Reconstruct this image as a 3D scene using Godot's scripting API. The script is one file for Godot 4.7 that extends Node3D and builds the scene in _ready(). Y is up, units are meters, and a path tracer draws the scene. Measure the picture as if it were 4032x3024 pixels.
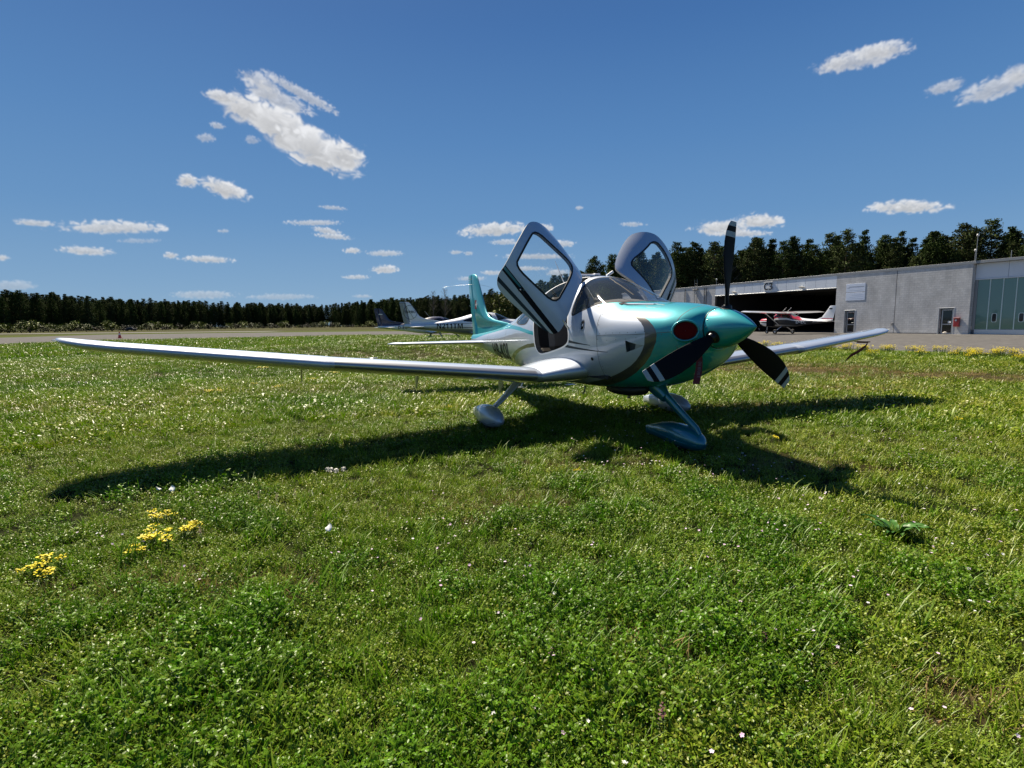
extends Node3D
# A small airfield in spring: a white and turquoise light aircraft with both doors up on a meadow, a hangar and parked aircraft behind.

const DEG := PI / 180.0
var rng := RandomNumberGenerator.new()
var M := {}
var names := {}
var nz := FastNoiseLite.new()

func _ready() -> void:
	rng.seed = 20240
	nz.seed = 7
	nz.noise_type = FastNoiseLite.TYPE_SIMPLEX_SMOOTH
	nz.fractal_octaves = 3
	# --- camera
	var cam := Camera3D.new()
	cam.name = "camera"
	var pitch := 6.4504 * DEG
	var roll := -0.6031 * DEG
	var rt := Vector3(cos(roll), sin(roll) * cos(pitch), -sin(roll) * sin(pitch))
	var fw := Vector3(0, -sin(pitch), -cos(pitch))
	rt = (rt - fw * rt.dot(fw)).normalized()
	cam.transform = Transform3D(Basis(rt, rt.cross(fw), -fw), Vector3(0, 1.361, 0))
	cam.fov = 71.35
	cam.near = 0.05
	cam.far = 6000.0
	add_child(cam)
	cam.current = true
	# --- sky, sun, exposure
	var env := Environment.new()
	env.tonemap_mode = Environment.TONE_MAPPER_LINEAR
	env.tonemap_exposure = 2.1
	env.background_mode = Environment.BG_SKY
	var sky := Sky.new()
	var pano := PanoramaSkyMaterial.new()
	pano.panorama = ImageTexture.create_from_image(sky_image(2.1))
	sky.sky_material = pano
	env.sky = sky
	env.sdfgi_enabled = true
	env.ssao_enabled = true
	env.ssil_enabled = true
	var we := WorldEnvironment.new()
	we.name = "world_environment"
	we.environment = env
	add_child(we)
	var sun := DirectionalLight3D.new()
	sun.name = "sun"
	sun.light_energy = 1.6
	sun.light_color = Color(1.0, 0.95, 0.865)
	sun.light_angular_distance = 0.5
	sun.shadow_enabled = true
	var sd := Vector3(-0.3240, 0.7807, -0.5343)
	sun.basis = Basis.looking_at(-sd, Vector3.UP)
	add_child(sun)
	materials()
	ground()
	hangar()
	forest()
	field_things()
	main_aircraft()
	parked_cirrus_white()
	parked_cirrus_blue()
	parked_cessna()
	grass()
	flowers()


# ---------------------------------------------------------------- sky
const CLOUDS := [[-24.7,19.0,2.64,1.35,-7,1],[-21.7,17.7,3.26,1.85,-23,1],[-18.8,16.2,3.29,1.69,-21,1],[-16.5,16.1,1.75,1.29,-6,1],[-22.3,20.3,2.63,0.79,-18,0.7],[-23.8,21.5,1.51,0.58,-17,0.5],[-20.0,20.9,3.04,0.48,-22,0.65],[-23.2,21.0,1.31,1.08,8,0.35],[-26.9,19.8,1.37,0.52,-1,0.9],[-27.5,17.5,0.52,0.27,-2,0.6],[-28.5,16.4,0.71,0.37,8,0.5],[-24.7,16.7,0.56,0.35,2,0.4],[-30.2,12.7,0.79,0.54,7,1],[-27.3,12.3,1.86,0.78,-14,1],[-40.8,8.2,1.22,0.25,2,0.8],[-35.8,8.3,3.31,0.57,5,0.9],[-37.8,6.3,1.72,0.34,0,0.9],[-31.9,6.3,0.52,0.28,3,0.9],[-29.0,6.1,1.93,0.33,0,0.9],[-43.0,5.4,0.39,0.21,4,0.9],[-42.6,3.3,1.45,0.39,2,0.45],[-34.1,7.4,1.48,0.19,4,0.35],[-27.6,8.7,0.41,0.16,4,0.5],[-17.8,11.4,1.17,0.19,-2,0.6],[-19.7,9.9,2.42,0.26,3,0.7],[-18.5,9.2,1.27,0.31,-8,0.8],[-17.9,8.7,1.61,0.27,-3,0.8],[-16.1,7.4,0.8,0.27,2,0.9],[-13.0,7.2,1.78,0.3,1,0.7],[-13.0,5.6,1.33,0.42,1,0.95],[-15.9,4.8,1.24,0.23,1,0.8],[-29.6,2.9,2.4,0.38,1,0.5],[-22.9,2.8,2.7,0.31,1,0.45],[-15.3,2.9,0.91,0.16,0,0.5],[-1.6,9.6,3.33,0.73,3,0.95],[3.5,9.7,0.81,0.46,-1,0.9],[-0.6,8.4,1.44,0.28,0,0.7],[2.8,6.9,3.37,0.3,-1,0.8],[1.8,5.7,1.94,0.24,-1,0.8],[4.9,5.2,1.21,0.38,-1,0.8],[-5.7,7.4,0.62,0.21,0,0.7],[-4.4,7.3,0.48,0.19,0,0.6],[-2.0,5.3,1.02,0.26,0,0.8],[-4.1,4.7,1.45,0.24,0,0.6],[7.1,11.6,0.37,0.18,-2,0.6],[12.5,9.8,1.09,0.22,-3,0.6],[5.4,8.1,1.28,0.37,-1,0.8],[21.1,8.9,2.5,0.73,-4,1],[24.4,9.3,1.98,0.67,-5,1],[22.8,8.3,2.45,0.3,-4,0.9],[35.8,9.3,2.6,0.56,-7,1],[25.1,6.4,0.87,0.3,-4,0.8],[31.5,21.2,2.83,0.8,-1,0.75],[33.3,21.4,1.87,0.6,-6,0.75],[29.8,21.2,1.07,0.44,9,0.6],[37.7,17.9,1.2,0.48,4,0.6],[40.8,17.1,2.03,0.77,10,0.7],[42.0,17.7,0.8,0.66,10,0.6]]

func sky_base(el: float, az: float) -> Color:
	var keys := [0.0, 4.0, 10.0, 18.0, 27.0, 40.0, 90.0]
	var cols := [Color(0.285, 0.44, 0.60), Color(0.215, 0.38, 0.585), Color(0.138, 0.298, 0.545), Color(0.092, 0.232, 0.49), Color(0.055, 0.162, 0.405), Color(0.030, 0.098, 0.288), Color(0.018, 0.065, 0.21)]
	var e := clampf(el, 0.0, 90.0)
	var k := 0
	while k < 5 and e > keys[k + 1]:
		k += 1
	var c: Color = cols[k].lerp(cols[k + 1], clampf((e - keys[k]) / (keys[k + 1] - keys[k]), 0.0, 1.0))
	var d := Vector3(sin(az * DEG) * cos(el * DEG), sin(el * DEG), -cos(az * DEG) * cos(el * DEG))
	var a := acos(clampf(d.dot(Vector3(-0.3240, 0.7807, -0.5343)), -1.0, 1.0)) / DEG
	var g := 0.16 * exp(-a / 9.0) + 0.035 * exp(-a / 22.0)
	return Color(c.r + g * 0.9, c.g + g * 0.95, c.b + g)

func sky_image(expo: float) -> Image:
	var small := Image.create(288, 128, false, Image.FORMAT_RGBAF)   # sixteen columns of overlap on either side
	for y in 128:
		var el := 90.0 - (y + 0.5) * 180.0 / 128.0
		for x in 288:
			var c := sky_base(el, (x - 16 + 0.5) * 360.0 / 256.0)
			if el < 0.0:
				c = Color(0.10, 0.12, 0.09)
			small.set_pixel(x, y, Color(c.r / expo, c.g / expo, c.b / expo, 1.0))
	# keep the horizon row clean when it is enlarged
	for y in range(64, 67):
		for x in 288:
			small.set_pixel(x, y, small.get_pixel(x, 63))
	var w := 4096
	var h := 2048
	small.resize(w + 512, h, Image.INTERPOLATE_CUBIC)
	small = small.get_region(Rect2i(256, 0, w, h))
	var f := FastNoiseLite.new()
	f.seed = 11
	f.noise_type = FastNoiseLite.TYPE_SIMPLEX_SMOOTH
	f.fractal_octaves = 2
	f.fractal_gain = 0.4
	f.frequency = 1.0
	var all := CLOUDS.duplicate()
	var r := RandomNumberGenerator.new()
	r.seed = 5
	for i in 70:
		var az := r.randf_range(55.0, 305.0)
		var el := 3.0 + 30.0 * pow(r.randf(), 1.8)
		var hw := r.randf_range(0.8, 3.4) * (0.7 + el / 40.0)
		all.append([az, el, hw, hw * r.randf_range(0.18, 0.4), r.randf_range(-12.0, 12.0), r.randf_range(0.6, 1.0)])
	for cl in all:
		var az0: float = cl[0]
		var el0: float = cl[1]
		var hw: float = cl[2]
		var hh: float = cl[3]
		var ti: float = cl[4] * DEG
		var de: float = cl[5]
		var ce := cos(el0 * DEG)
		var rx := (hw * 1.5 + hh) / ce
		var ry := hh * 1.7 + hw * absf(sin(ti)) * 1.4
		var y0 := int((90.0 - el0 - ry) / 180.0 * h)
		var y1 := int((90.0 - el0 + ry) / 180.0 * h)
		var x0 := int((az0 - rx) / 360.0 * w)
		var x1 := int((az0 + rx) / 360.0 * w)
		var fs := 1.25 / maxf(hh, 0.22)
		var so := az0 * 3.1 + el0 * 7.7
		for y in range(y0, y1 + 1):
			var el := 90.0 - (y + 0.5) * 180.0 / h
			if el < 0.6:
				continue
			for x in range(x0, x1 + 1):
				var az := (x + 0.5) * 360.0 / w
				var dx := (az - az0) * ce
				var dy := el - el0
				var u := (dx * cos(ti) + dy * sin(ti)) / hw
				var v := (-dx * sin(ti) + dy * cos(ti)) / hh
				# flat-based: the lower half falls off sooner
				if v < 0.0:
					v *= 1.25
				var q := 1.0 - (u * u + v * v)
				if q < -1.3:
					continue
				var px := (dx * cos(ti) + dy * sin(ti)) * fs * 0.42 + so
				var py := (-dx * sin(ti) + dy * cos(ti)) * fs * 0.66
				var wx := px + 0.35 * f.get_noise_3d(px * 1.3, py * 1.3, so + 3.0)
				var wy := py + 0.35 * f.get_noise_3d(px * 1.3, py * 1.3, so + 17.0)
				# rounded lobes at three sizes
				var b1 := absf(f.get_noise_3d(wx * 0.9, wy * 0.9, so)) * 2.0 - 0.42
				var b2 := absf(f.get_noise_3d(wx * 2.1, wy * 2.1, so + 5.0)) * 2.0 - 0.42
				var b3 := absf(f.get_noise_3d(wx * 4.6, wy * 4.6, so + 9.0)) * 2.0 - 0.42
				var k := q * 0.85 + b1 * 0.62 + b2 * 0.40 + b3 * 0.15 + 0.18
				var al := pow(smoothstep(-0.12, 0.80, k), 1.3) * de
				if al <= 0.004:
					continue
				var thick := smoothstep(0.25, 1.25, k)
				var lit := 0.70 + 0.10 * clampf(v * 0.6, -1.0, 1.0) - 0.27 * thick * clampf(0.62 - v * 0.45, 0.0, 1.0) + 0.16 * b1 + 0.14 * b2 + 0.08 * b3
				lit = clampf(lit, 0.42, 0.86)
				var cc := Color(lit * 0.985, lit * 1.0, lit * 1.035)
				# farther clouds near the horizon take the colour of the air
				cc = cc.lerp(Color(0.36, 0.50, 0.64), 0.42 * exp(-el / 6.0))
				cc = Color(cc.r / expo, cc.g / expo, cc.b / expo, 1.0)
				var xx := posmod(x, w)
				small.set_pixel(xx, y, small.get_pixel(xx, y).lerp(cc, al))
	return small


# ---------------------------------------------------------------- mesh building
class MB:
	var v := PackedVector3Array()
	var n := PackedVector3Array()
	var c := PackedColorArray()
	var uv := PackedVector2Array()
	var ix := PackedInt32Array()
	var col := Color(1, 1, 1)

	func vert(p: Vector3, nm: Vector3) -> int:
		v.append(p)
		n.append(nm)
		c.append(col)
		uv.append(Vector2(p.x, p.y))
		return v.size() - 1

	func tri(a: int, b: int, d: int) -> void:
		var g := (v[b] - v[a]).cross(v[d] - v[a])
		ix.append(a)
		if g.dot(n[a] + n[b] + n[d]) > 0.0:
			ix.append(d)
			ix.append(b)
		else:
			ix.append(b)
			ix.append(d)

	func quad(a: int, b: int, d: int, e: int) -> void:
		tri(a, b, d)
		tri(a, d, e)

	func flat(pts: Array, out: Vector3) -> void:
		var nm: Vector3 = (pts[1] - pts[0]).cross(pts[2] - pts[0]).normalized()
		if nm.length() < 0.5 and pts.size() > 3:
			nm = (pts[2] - pts[0]).cross(pts[3] - pts[0]).normalized()
		if nm.dot(out) < 0.0:
			nm = -nm
		var k0 := v.size()
		for p in pts:
			vert(p, nm)
		for k in range(1, pts.size() - 1):
			tri(k0, k0 + k, k0 + k + 1)

	func box(ctr: Vector3, size: Vector3, b := Basis.IDENTITY, bev := 0.0) -> void:
		var e := size * 0.5
		bev = minf(bev, minf(e.x, minf(e.y, e.z)) * 0.9)
		var P := func(sg: Vector3, ax: int) -> Vector3:
			var q := Vector3(sg.x * (e.x - bev), sg.y * (e.y - bev), sg.z * (e.z - bev))
			q[ax] = sg[ax] * e[ax]
			return ctr + b * q
		for ax in 3:
			var a1 := (ax + 1) % 3
			var a2 := (ax + 2) % 3
			for s in [-1.0, 1.0]:
				var q := []
				for k in [[-1, -1], [1, -1], [1, 1], [-1, 1]]:
					var sg := Vector3.ZERO
					sg[ax] = s
					sg[a1] = k[0]
					sg[a2] = k[1]
					q.append(P.call(sg, ax))
				var o := Vector3.ZERO
				o[ax] = s
				flat(q, b * o)
			if bev > 0.0:
				for s1 in [-1.0, 1.0]:
					for s2 in [-1.0, 1.0]:
						var g0 := Vector3.ZERO
						g0[a1] = s1
						g0[a2] = s2
						var ga := g0
						var gb := g0
						ga[ax] = -1
						gb[ax] = 1
						flat([P.call(ga, a1), P.call(gb, a1), P.call(gb, a2), P.call(ga, a2)], b * g0)
		if bev > 0.0:
			for sx in [-1.0, 1.0]:
				for sy in [-1.0, 1.0]:
					for sz in [-1.0, 1.0]:
						var g := Vector3(sx, sy, sz)
						flat([P.call(g, 0), P.call(g, 1), P.call(g, 2)], b * g)

	# rows of points; wrap joins the last point of a row to its first
	func grid(rows: Array, wrap := false, cap := false, out_hint := Vector3.ZERO) -> void:
		var nr := rows.size()
		var nc: int = rows[0].size()
		var nm := []
		var sgn := 0.0
		var mid := Vector3.ZERO
		for r in rows:
			for p in r:
				mid += p
		mid /= float(nr * nc)
		for i in nr:
			var cen := Vector3.ZERO
			for p in rows[i]:
				cen += p
			cen /= float(nc)
			var line := PackedVector3Array()
			for j in nc:
				var ia := maxi(i - 1, 0)
				var ib := mini(i + 1, nr - 1)
				var ja := (j - 1 + nc) % nc if wrap else maxi(j - 1, 0)
				var jb := (j + 1) % nc if wrap else mini(j + 1, nc - 1)
				var du: Vector3 = rows[ib][j] - rows[ia][j]
				var dv: Vector3 = rows[i][jb] - rows[i][ja]
				var x := du.cross(dv)
				if x.length() < 1e-12:
					x = (rows[ib][j] - rows[ia][j]).cross(rows[ib][jb] - rows[ib][ja])
				if x.length() < 1e-12:
					x = (rows[ib][j] - rows[ia][j]).cross(rows[ia][jb] - rows[ia][ja])
				x = x.normalized()
				line.append(x)
				var o: Vector3 = rows[i][j] - (cen if out_hint == Vector3.ZERO else mid)
				sgn += x.dot(o if out_hint == Vector3.ZERO else out_hint)
			nm.append(line)
		var sg := 1.0 if sgn >= 0.0 else -1.0
		var k0 := v.size()
		for i in nr:
			for j in nc:
				vert(rows[i][j], nm[i][j] * sg)
		for i in nr - 1:
			for j in (nc if wrap else nc - 1):
				var j2 := (j + 1) % nc
				quad(k0 + i * nc + j, k0 + i * nc + j2, k0 + (i + 1) * nc + j2, k0 + (i + 1) * nc + j)
		if cap:
			for i in [0, nr - 1]:
				var ce := Vector3.ZERO
				for p in rows[i]:
					ce += p
				ce /= float(nc)
				var other: Vector3 = rows[1 if i == 0 else nr - 2][0]
				var nn: Vector3 = (rows[i][nc / 3] - rows[i][0]).cross(rows[i][2 * nc / 3] - rows[i][0]).normalized()
				if nn.dot(ce - other) < 0.0:
					nn = -nn
				var kc := vert(ce, nn)
				var kk := []
				for p in rows[i]:
					kk.append(vert(p, nn))
				for j in (nc if wrap else nc - 1):
					tri(kc, kk[j], kk[(j + 1) % nc])

	func tube(path: Array, rad, seg := 8, cap := true) -> void:
		var rows := []
		var up := Vector3(0.12, 1, 0.07)
		for i in path.size():
			var d: Vector3 = (path[mini(i + 1, path.size() - 1)] - path[maxi(i - 1, 0)]).normalized()
			var a := d.cross(up)
			if a.length() < 0.1:
				a = d.cross(Vector3(1, 0.1, 0))
			a = a.normalized()
			var bb := d.cross(a).normalized()
			var rr: float = rad[i] if rad is Array else rad
			var line := PackedVector3Array()
			for k in seg:
				var t := TAU * k / seg
				line.append(path[i] + (a * cos(t) + bb * sin(t)) * rr)
			rows.append(line)
		grid(rows, true, cap)

	# profile: [distance along axis, radius]; turned round `axis` through `o`
	func lathe(profile: Array, o: Vector3, axis: Vector3, seg := 24, cap := false) -> void:
		var a := axis.cross(Vector3(0.31, 0.83, 0.47)).normalized()
		var bb := axis.cross(a).normalized()
		var rows := []
		for p in profile:
			var line := PackedVector3Array()
			for k in seg:
				var t := TAU * k / seg
				line.append(o + axis * p[0] + (a * cos(t) + bb * sin(t)) * maxf(p[1], 0.0004))
			rows.append(line)
		grid(rows, true, cap)

	func mesh() -> ArrayMesh:
		var am := ArrayMesh.new()
		if ix.is_empty():
			return am
		var ar := []
		ar.resize(Mesh.ARRAY_MAX)
		ar[Mesh.ARRAY_VERTEX] = v
		ar[Mesh.ARRAY_NORMAL] = n
		ar[Mesh.ARRAY_COLOR] = c
		ar[Mesh.ARRAY_TEX_UV] = uv
		ar[Mesh.ARRAY_INDEX] = ix
		am.add_surface_from_arrays(Mesh.PRIMITIVE_TRIANGLES, ar)
		return am


# ---------------------------------------------------------------- things and parts
func numbered(called: String) -> String:
	var k: int = names.get(called, 0)
	names[called] = k + 1
	return called if k == 0 else "%s_%03d" % [called, k]

func thing(called: String, label: String, category: String, at := Transform3D.IDENTITY, group := "") -> Node3D:
	var o := Node3D.new()
	o.name = numbered(called)
	add_child(o)
	o.transform = at
	tag(o, label, category, group)
	return o

func tag(o: Node, label: String, category: String, group := "") -> void:
	if label != "":
		o.set_meta("label", label)
	if category != "":
		o.set_meta("category", category)
	if group != "":
		o.set_meta("group", group)

func part(called: String, mb: MB, m: Material, parent: Node, label := "") -> MeshInstance3D:
	return part_mesh(called, mb.mesh(), m, parent, label)

func part_mesh(called: String, me: Mesh, m: Material, parent: Node, label := "") -> MeshInstance3D:
	var o := MeshInstance3D.new()
	o.name = called if parent != self else numbered(called)
	o.mesh = me
	o.material_override = m
	parent.add_child(o, true)
	if label != "":
		o.set_meta("label", label)
	return o

func struct(called: String, mb: MB, m: Material) -> MeshInstance3D:
	var o := part(called, mb, m, self)
	o.set_meta("kind", "structure")
	return o

func stuff_copies(called: String, me: Mesh, m: Material, xf: Array, cols: Array, label: String, category: String) -> void:
	if xf.is_empty():
		return
	var mm := MultiMesh.new()
	mm.transform_format = MultiMesh.TRANSFORM_3D
	mm.use_colors = true
	mm.mesh = me
	mm.instance_count = xf.size()
	for i in xf.size():
		mm.set_instance_transform(i, xf[i])
		mm.set_instance_color(i, cols[i])
	var o := MultiMeshInstance3D.new()
	o.name = numbered(called)
	o.multimesh = mm
	o.material_override = m
	add_child(o)
	tag(o, label, category)
	o.set_meta("kind", "stuff")


# ---------------------------------------------------------------- materials
func mat(lin: Color, rough := 0.6, metal := 0.0, coat := 0.0, coat_rough := 0.05) -> StandardMaterial3D:
	var m := StandardMaterial3D.new()
	m.albedo_color = Color(lin.r, lin.g, lin.b).linear_to_srgb()
	m.roughness = rough
	m.metallic = metal
	if coat > 0.0:
		m.clearcoat_enabled = true
		m.clearcoat = coat
		m.clearcoat_roughness = coat_rough
	return m

func noise_tex(seed_: int, freq: float, oct: int, lo: Color, hi: Color, size := 512, mid = null) -> NoiseTexture2D:
	var f := FastNoiseLite.new()
	f.seed = seed_
	f.frequency = freq
	f.fractal_octaves = oct
	f.noise_type = FastNoiseLite.TYPE_SIMPLEX_SMOOTH
	var t := NoiseTexture2D.new()
	t.width = size
	t.height = size
	t.seamless = true
	t.noise = f
	var g := Gradient.new()
	g.set_color(0, lo.linear_to_srgb())
	g.set_color(1, hi.linear_to_srgb())
	if mid != null:
		g.add_point(0.5, mid.linear_to_srgb())
	t.color_ramp = g
	return t

func grey_noise(seed_: int, freq: float, oct: int, size := 512) -> NoiseTexture2D:
	return noise_tex(seed_, freq, oct, Color(0, 0, 0), Color(1, 1, 1), size)

func tri_mat(tex: Texture2D, scale: float, rough: float, bump: Texture2D = null, bump_cm := 1.0) -> StandardMaterial3D:
	var m := StandardMaterial3D.new()
	m.albedo_texture = tex
	m.roughness = rough
	m.metallic_specular = 0.12
	m.uv1_triplanar = true
	m.uv1_world_triplanar = true
	m.uv1_scale = Vector3(scale, scale, scale)
	if bump:
		m.heightmap_enabled = true
		m.heightmap_texture = bump
		m.heightmap_scale = bump_cm
	return m

func glass(alpha: float, tint := Color(0.35, 0.42, 0.42)) -> StandardMaterial3D:
	var m := StandardMaterial3D.new()
	var s := tint.linear_to_srgb()
	m.albedo_color = Color(s.r, s.g, s.b, alpha)
	m.transparency = BaseMaterial3D.TRANSPARENCY_ALPHA
	m.roughness = 0.03
	return m

func leaf_mat(back: Color, rough := 0.5) -> StandardMaterial3D:
	var m := StandardMaterial3D.new()
	m.vertex_color_use_as_albedo = true
	m.roughness = rough
	m.metallic_specular = 0.30
	if back.r + back.g + back.b > 0.0:
		m.backlight_enabled = true
		m.backlight = back
	return m

func materials() -> void:
	M.white = mat(Color(0.60, 0.62, 0.66), 0.5, 0.10, 1.0, 0.04)
	M.pearl = mat(Color(0.39, 0.44, 0.53), 0.5, 0.38, 1.0, 0.04)
	M.teal = mat(Color(0.0, 0.275, 0.32), 0.5, 0.30, 1.0, 0.07)
	M.teal_deep = mat(Color(0.0, 0.13, 0.18), 0.28, 0.35, 1.0, 0.05)
	M.band = mat(Color(0.075, 0.072, 0.068), 0.3, 0.35, 1.0, 0.04)
	M.slate = mat(Color(0.025, 0.036, 0.045), 0.5)
	M.ink = mat(Color(0.003, 0.004, 0.007), 0.5)
	for k in ["slate", "ink"]:
		M[k].metallic_specular = 0.25
	M.line = mat(Color(0.10, 0.105, 0.11), 0.6)
	M.rubber = mat(Color(0.010, 0.010, 0.011), 0.75)
	M.black = mat(Color(0.009, 0.009, 0.010), 0.55)
	M.prop = mat(Color(0.004, 0.004, 0.006), 0.6)
	M.prop.metallic_specular = 0.22
	M.stripe = mat(Color(0.28, 0.31, 0.35), 0.45)
	M.steel = mat(Color(0.55, 0.56, 0.57), 0.28, 0.9)
	M.deice = mat(Color(0.34, 0.35, 0.36), 0.36, 0.75)
	M.red = mat(Color(0.10, 0.004, 0.006), 0.9)
	M.red.metallic_specular = 0.2
	M.redpaint = mat(Color(0.24, 0.010, 0.014), 0.35, 0.0, 0.6)
	M.redtag = mat(Color(0.10, 0.012, 0.022), 0.85)
	M.lining = mat(Color(0.28, 0.28, 0.275), 0.7)
	M.cabin = mat(Color(0.016, 0.015, 0.014), 0.85)
	M.shield = mat(Color(0.075, 0.072, 0.066), 0.9)
	M.seat = mat(Color(0.055, 0.050, 0.045), 0.7)
	M.seat_pale = mat(Color(0.25, 0.235, 0.21), 0.7)
	M.glass = glass(0.055)
	M.dark_glass = glass(0.55, Color(0.012, 0.014, 0.016))
	M.lens = glass(0.25, Color(0.8, 0.82, 0.85))
	M.navy = mat(Color(0.006, 0.012, 0.055), 0.4, 0.0, 0.3, 0.05)
	M.silver = mat(Color(0.22, 0.23, 0.24), 0.35, 0.4, 0.8, 0.05)
	M.lamp_white = mat(Color(0.55, 0.55, 0.54), 0.3)


# ---------------------------------------------------------------- the lie of the land
const W_A := Vector2(37.896, -46.518)   # a point of the hangar front
const W_D := Vector2(-0.41469, -0.90996)  # along the front, away from the camera
const W_N := Vector2(-0.90996, 0.41469)  # out of the front

func wall_pt(u: float, y: float, off := 0.0) -> Vector3:
	var p := W_A + W_D * u + W_N * off
	return Vector3(p.x, y, p.y)

func height(x: float, z: float) -> float:
	var d := Vector2((x + 3.5) / 9.0, (z + 24.5) / 4.6)
	var y := 0.70 * exp(-d.length_squared())
	var r := sqrt(x * x + z * z)
	y += 0.035 * nz.get_noise_2d(x * 9.0, z * 9.0) * clampf(1.5 - r / 22.0, 0.0, 1.0)
	# level under the aircraft's wheels and the paved ground
	return y


const APRON := [[-400, 120], [-120, 12], [-46, -36], [-43.4, -45.5], [-43.2, -56.7], [-33.5, -62.0], [-20, -72], [-6, -64], [14.55, -25.86], [18.38, -19.16], [62, 57], [180, 40], [120, -140], [12, -142], [-18, -108], [-30, -112], [-58.6, -112], [-80, -106], [-77, -84], [-92, -62], [-420, -10]]

func apron_poly() -> PackedVector2Array:
	var p := PackedVector2Array()
	for q in APRON:
		p.append(Vector2(q[0], q[1]))
	return p

func flat_sheet(poly: PackedVector2Array, y: float) -> MB:
	var mb := MB.new()
	for q in poly:
		mb.vert(Vector3(q.x, y, q.y), Vector3.UP)
	var t := Geometry2D.triangulate_polygon(poly)
	for k in range(0, t.size(), 3):
		mb.tri(t[k], t[k + 1], t[k + 2])
	return mb

func strip(called: String, a: Vector2, b: Vector2, w: float, y: float, m: Material) -> void:
	var d := (b - a).normalized()
	var o := Vector2(-d.y, d.x) * w * 0.5
	struct(called, flat_sheet(PackedVector2Array([a - o, b - o, b + o, a + o]), y), m)

func dryness(x: float, z: float) -> float:
	# worn, straw-coloured patches of the meadow
	var v := 0.0
	for p in [[7.8, -15.4, 3.4, 1.5, 1.0], [10.0, -12.4, 3.2, 1.1, 1.0], [4.7, -8.3, 1.9, 0.45, 0.8], [6.4, -10.2, 2.0, 0.6, 0.7], [-2.1, -11.7, 2.4, 0.5, 0.6], [-4.6, -10.7, 2.2, 0.55, 0.75], [-7.8, -8.9, 1.6, 0.5, 0.8], [-0.17, -3.9, 0.5, 0.28, 0.7], [0.7, -5.0, 0.5, 0.22, 0.5], [2.6, -4.9, 0.6, 0.25, 0.6], [-1.7, -2.75, 0.7, 0.18, 0.5], [0.55, -2.05, 0.22, 0.12, 0.5], [1.6, -1.75, 0.4, 0.14, 0.5], [-3.2, -20.0, 6.0, 0.9, 0.4], [-12, -15, 4.0, 0.6, 0.4]]:
		var d := Vector2((x - p[0]) / p[2], (z - p[1]) / p[3])
		v += p[4] * exp(-d.length_squared() * 0.8)
	return clampf(v * (0.72 + 0.5 * nz.get_noise_2d(x * 40.0, z * 40.0)) + 0.22 * maxf(0.0, nz.get_noise_2d(x * 11.0 + 300.0, z * 11.0)), 0.0, 1.0)

func ground() -> void:
	var mb := MB.new()
	var rows := []
	var r := 0.02
	while r < 4000.0:
		rows.append(r)
		r = r * 1.055 + 0.06
	var seg := 180
	for i in rows.size():
		var line := PackedVector3Array()
		for k in seg:
			var t := TAU * k / seg
			var x: float = rows[i] * sin(t)
			var z: float = -rows[i] * cos(t)
			line.append(Vector3(x, height(x, z), z))
		rows[i] = line
	mb.grid(rows, true, false, Vector3.UP)
	for k in mb.v.size():
		var p := mb.v[k]
		var d := Vector2(p.x, p.z).length()
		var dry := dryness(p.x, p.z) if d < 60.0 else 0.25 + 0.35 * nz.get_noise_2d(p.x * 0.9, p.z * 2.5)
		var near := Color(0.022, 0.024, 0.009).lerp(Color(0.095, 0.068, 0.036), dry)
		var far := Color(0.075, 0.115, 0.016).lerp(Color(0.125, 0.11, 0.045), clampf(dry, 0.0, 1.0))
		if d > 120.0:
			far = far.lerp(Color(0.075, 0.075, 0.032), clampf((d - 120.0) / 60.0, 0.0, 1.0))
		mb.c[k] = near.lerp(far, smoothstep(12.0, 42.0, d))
	var gm := tri_mat(noise_tex(3, 0.02, 5, Color(0.45, 0.45, 0.45), Color(1.0, 1.0, 1.0)), 0.55, 0.95, grey_noise(4, 0.03, 4), 2.0)
	gm.vertex_color_use_as_albedo = true
	struct("ground", mb, gm)
	var am := tri_mat(noise_tex(21, 0.012, 6, Color(0.078, 0.076, 0.075), Color(0.135, 0.131, 0.128), 1024), 0.11, 0.92, grey_noise(22, 0.2, 2), 0.25)
	struct("apron", flat_sheet(apron_poly(), 0.035), am)
	struct("runway", flat_sheet(PackedVector2Array([Vector2(-700, -195), Vector2(-129, -137), Vector2(-60, -133), Vector2(-60, -143), Vector2(-134, -148), Vector2(-700, -208)]), 0.035), mat(Color(0.17, 0.165, 0.16), 0.95))
	var pm := tri_mat(noise_tex(31, 0.05, 4, Color(0.16, 0.157, 0.15), Color(0.27, 0.262, 0.25)), 0.4, 0.9)
	var e := Vector2(-0.4966, -0.868)
	strip("apron_joint", Vector2(21.0, -21.95) + e * 70.0, Vector2(21.0, -21.95) - e * 60.0, 0.22, 0.040, pm)
	strip("apron_line", Vector2(25.6, -23.2) + W_D * 30.0, Vector2(25.6, -23.2) - W_D * 40.0, 0.12, 0.040, pm)
	strip("concrete_footing", W_A + W_N * 0.55 + W_D * 36.0, W_A + W_N * 0.55 - W_D * 26.0, 1.0, 0.043, pm)
	# tar-filled cracks of the old asphalt
	var tar := mat(Color(0.05, 0.048, 0.046), 0.7)
	for k in 7:
		var a := Vector2(28.0 - k * 1.2, -26.0 - k * 5.5)
		strip("apron_seam", a, a + Vector2(14.0, -6.4 + k * 0.2), 0.06, 0.039, tar)


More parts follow.
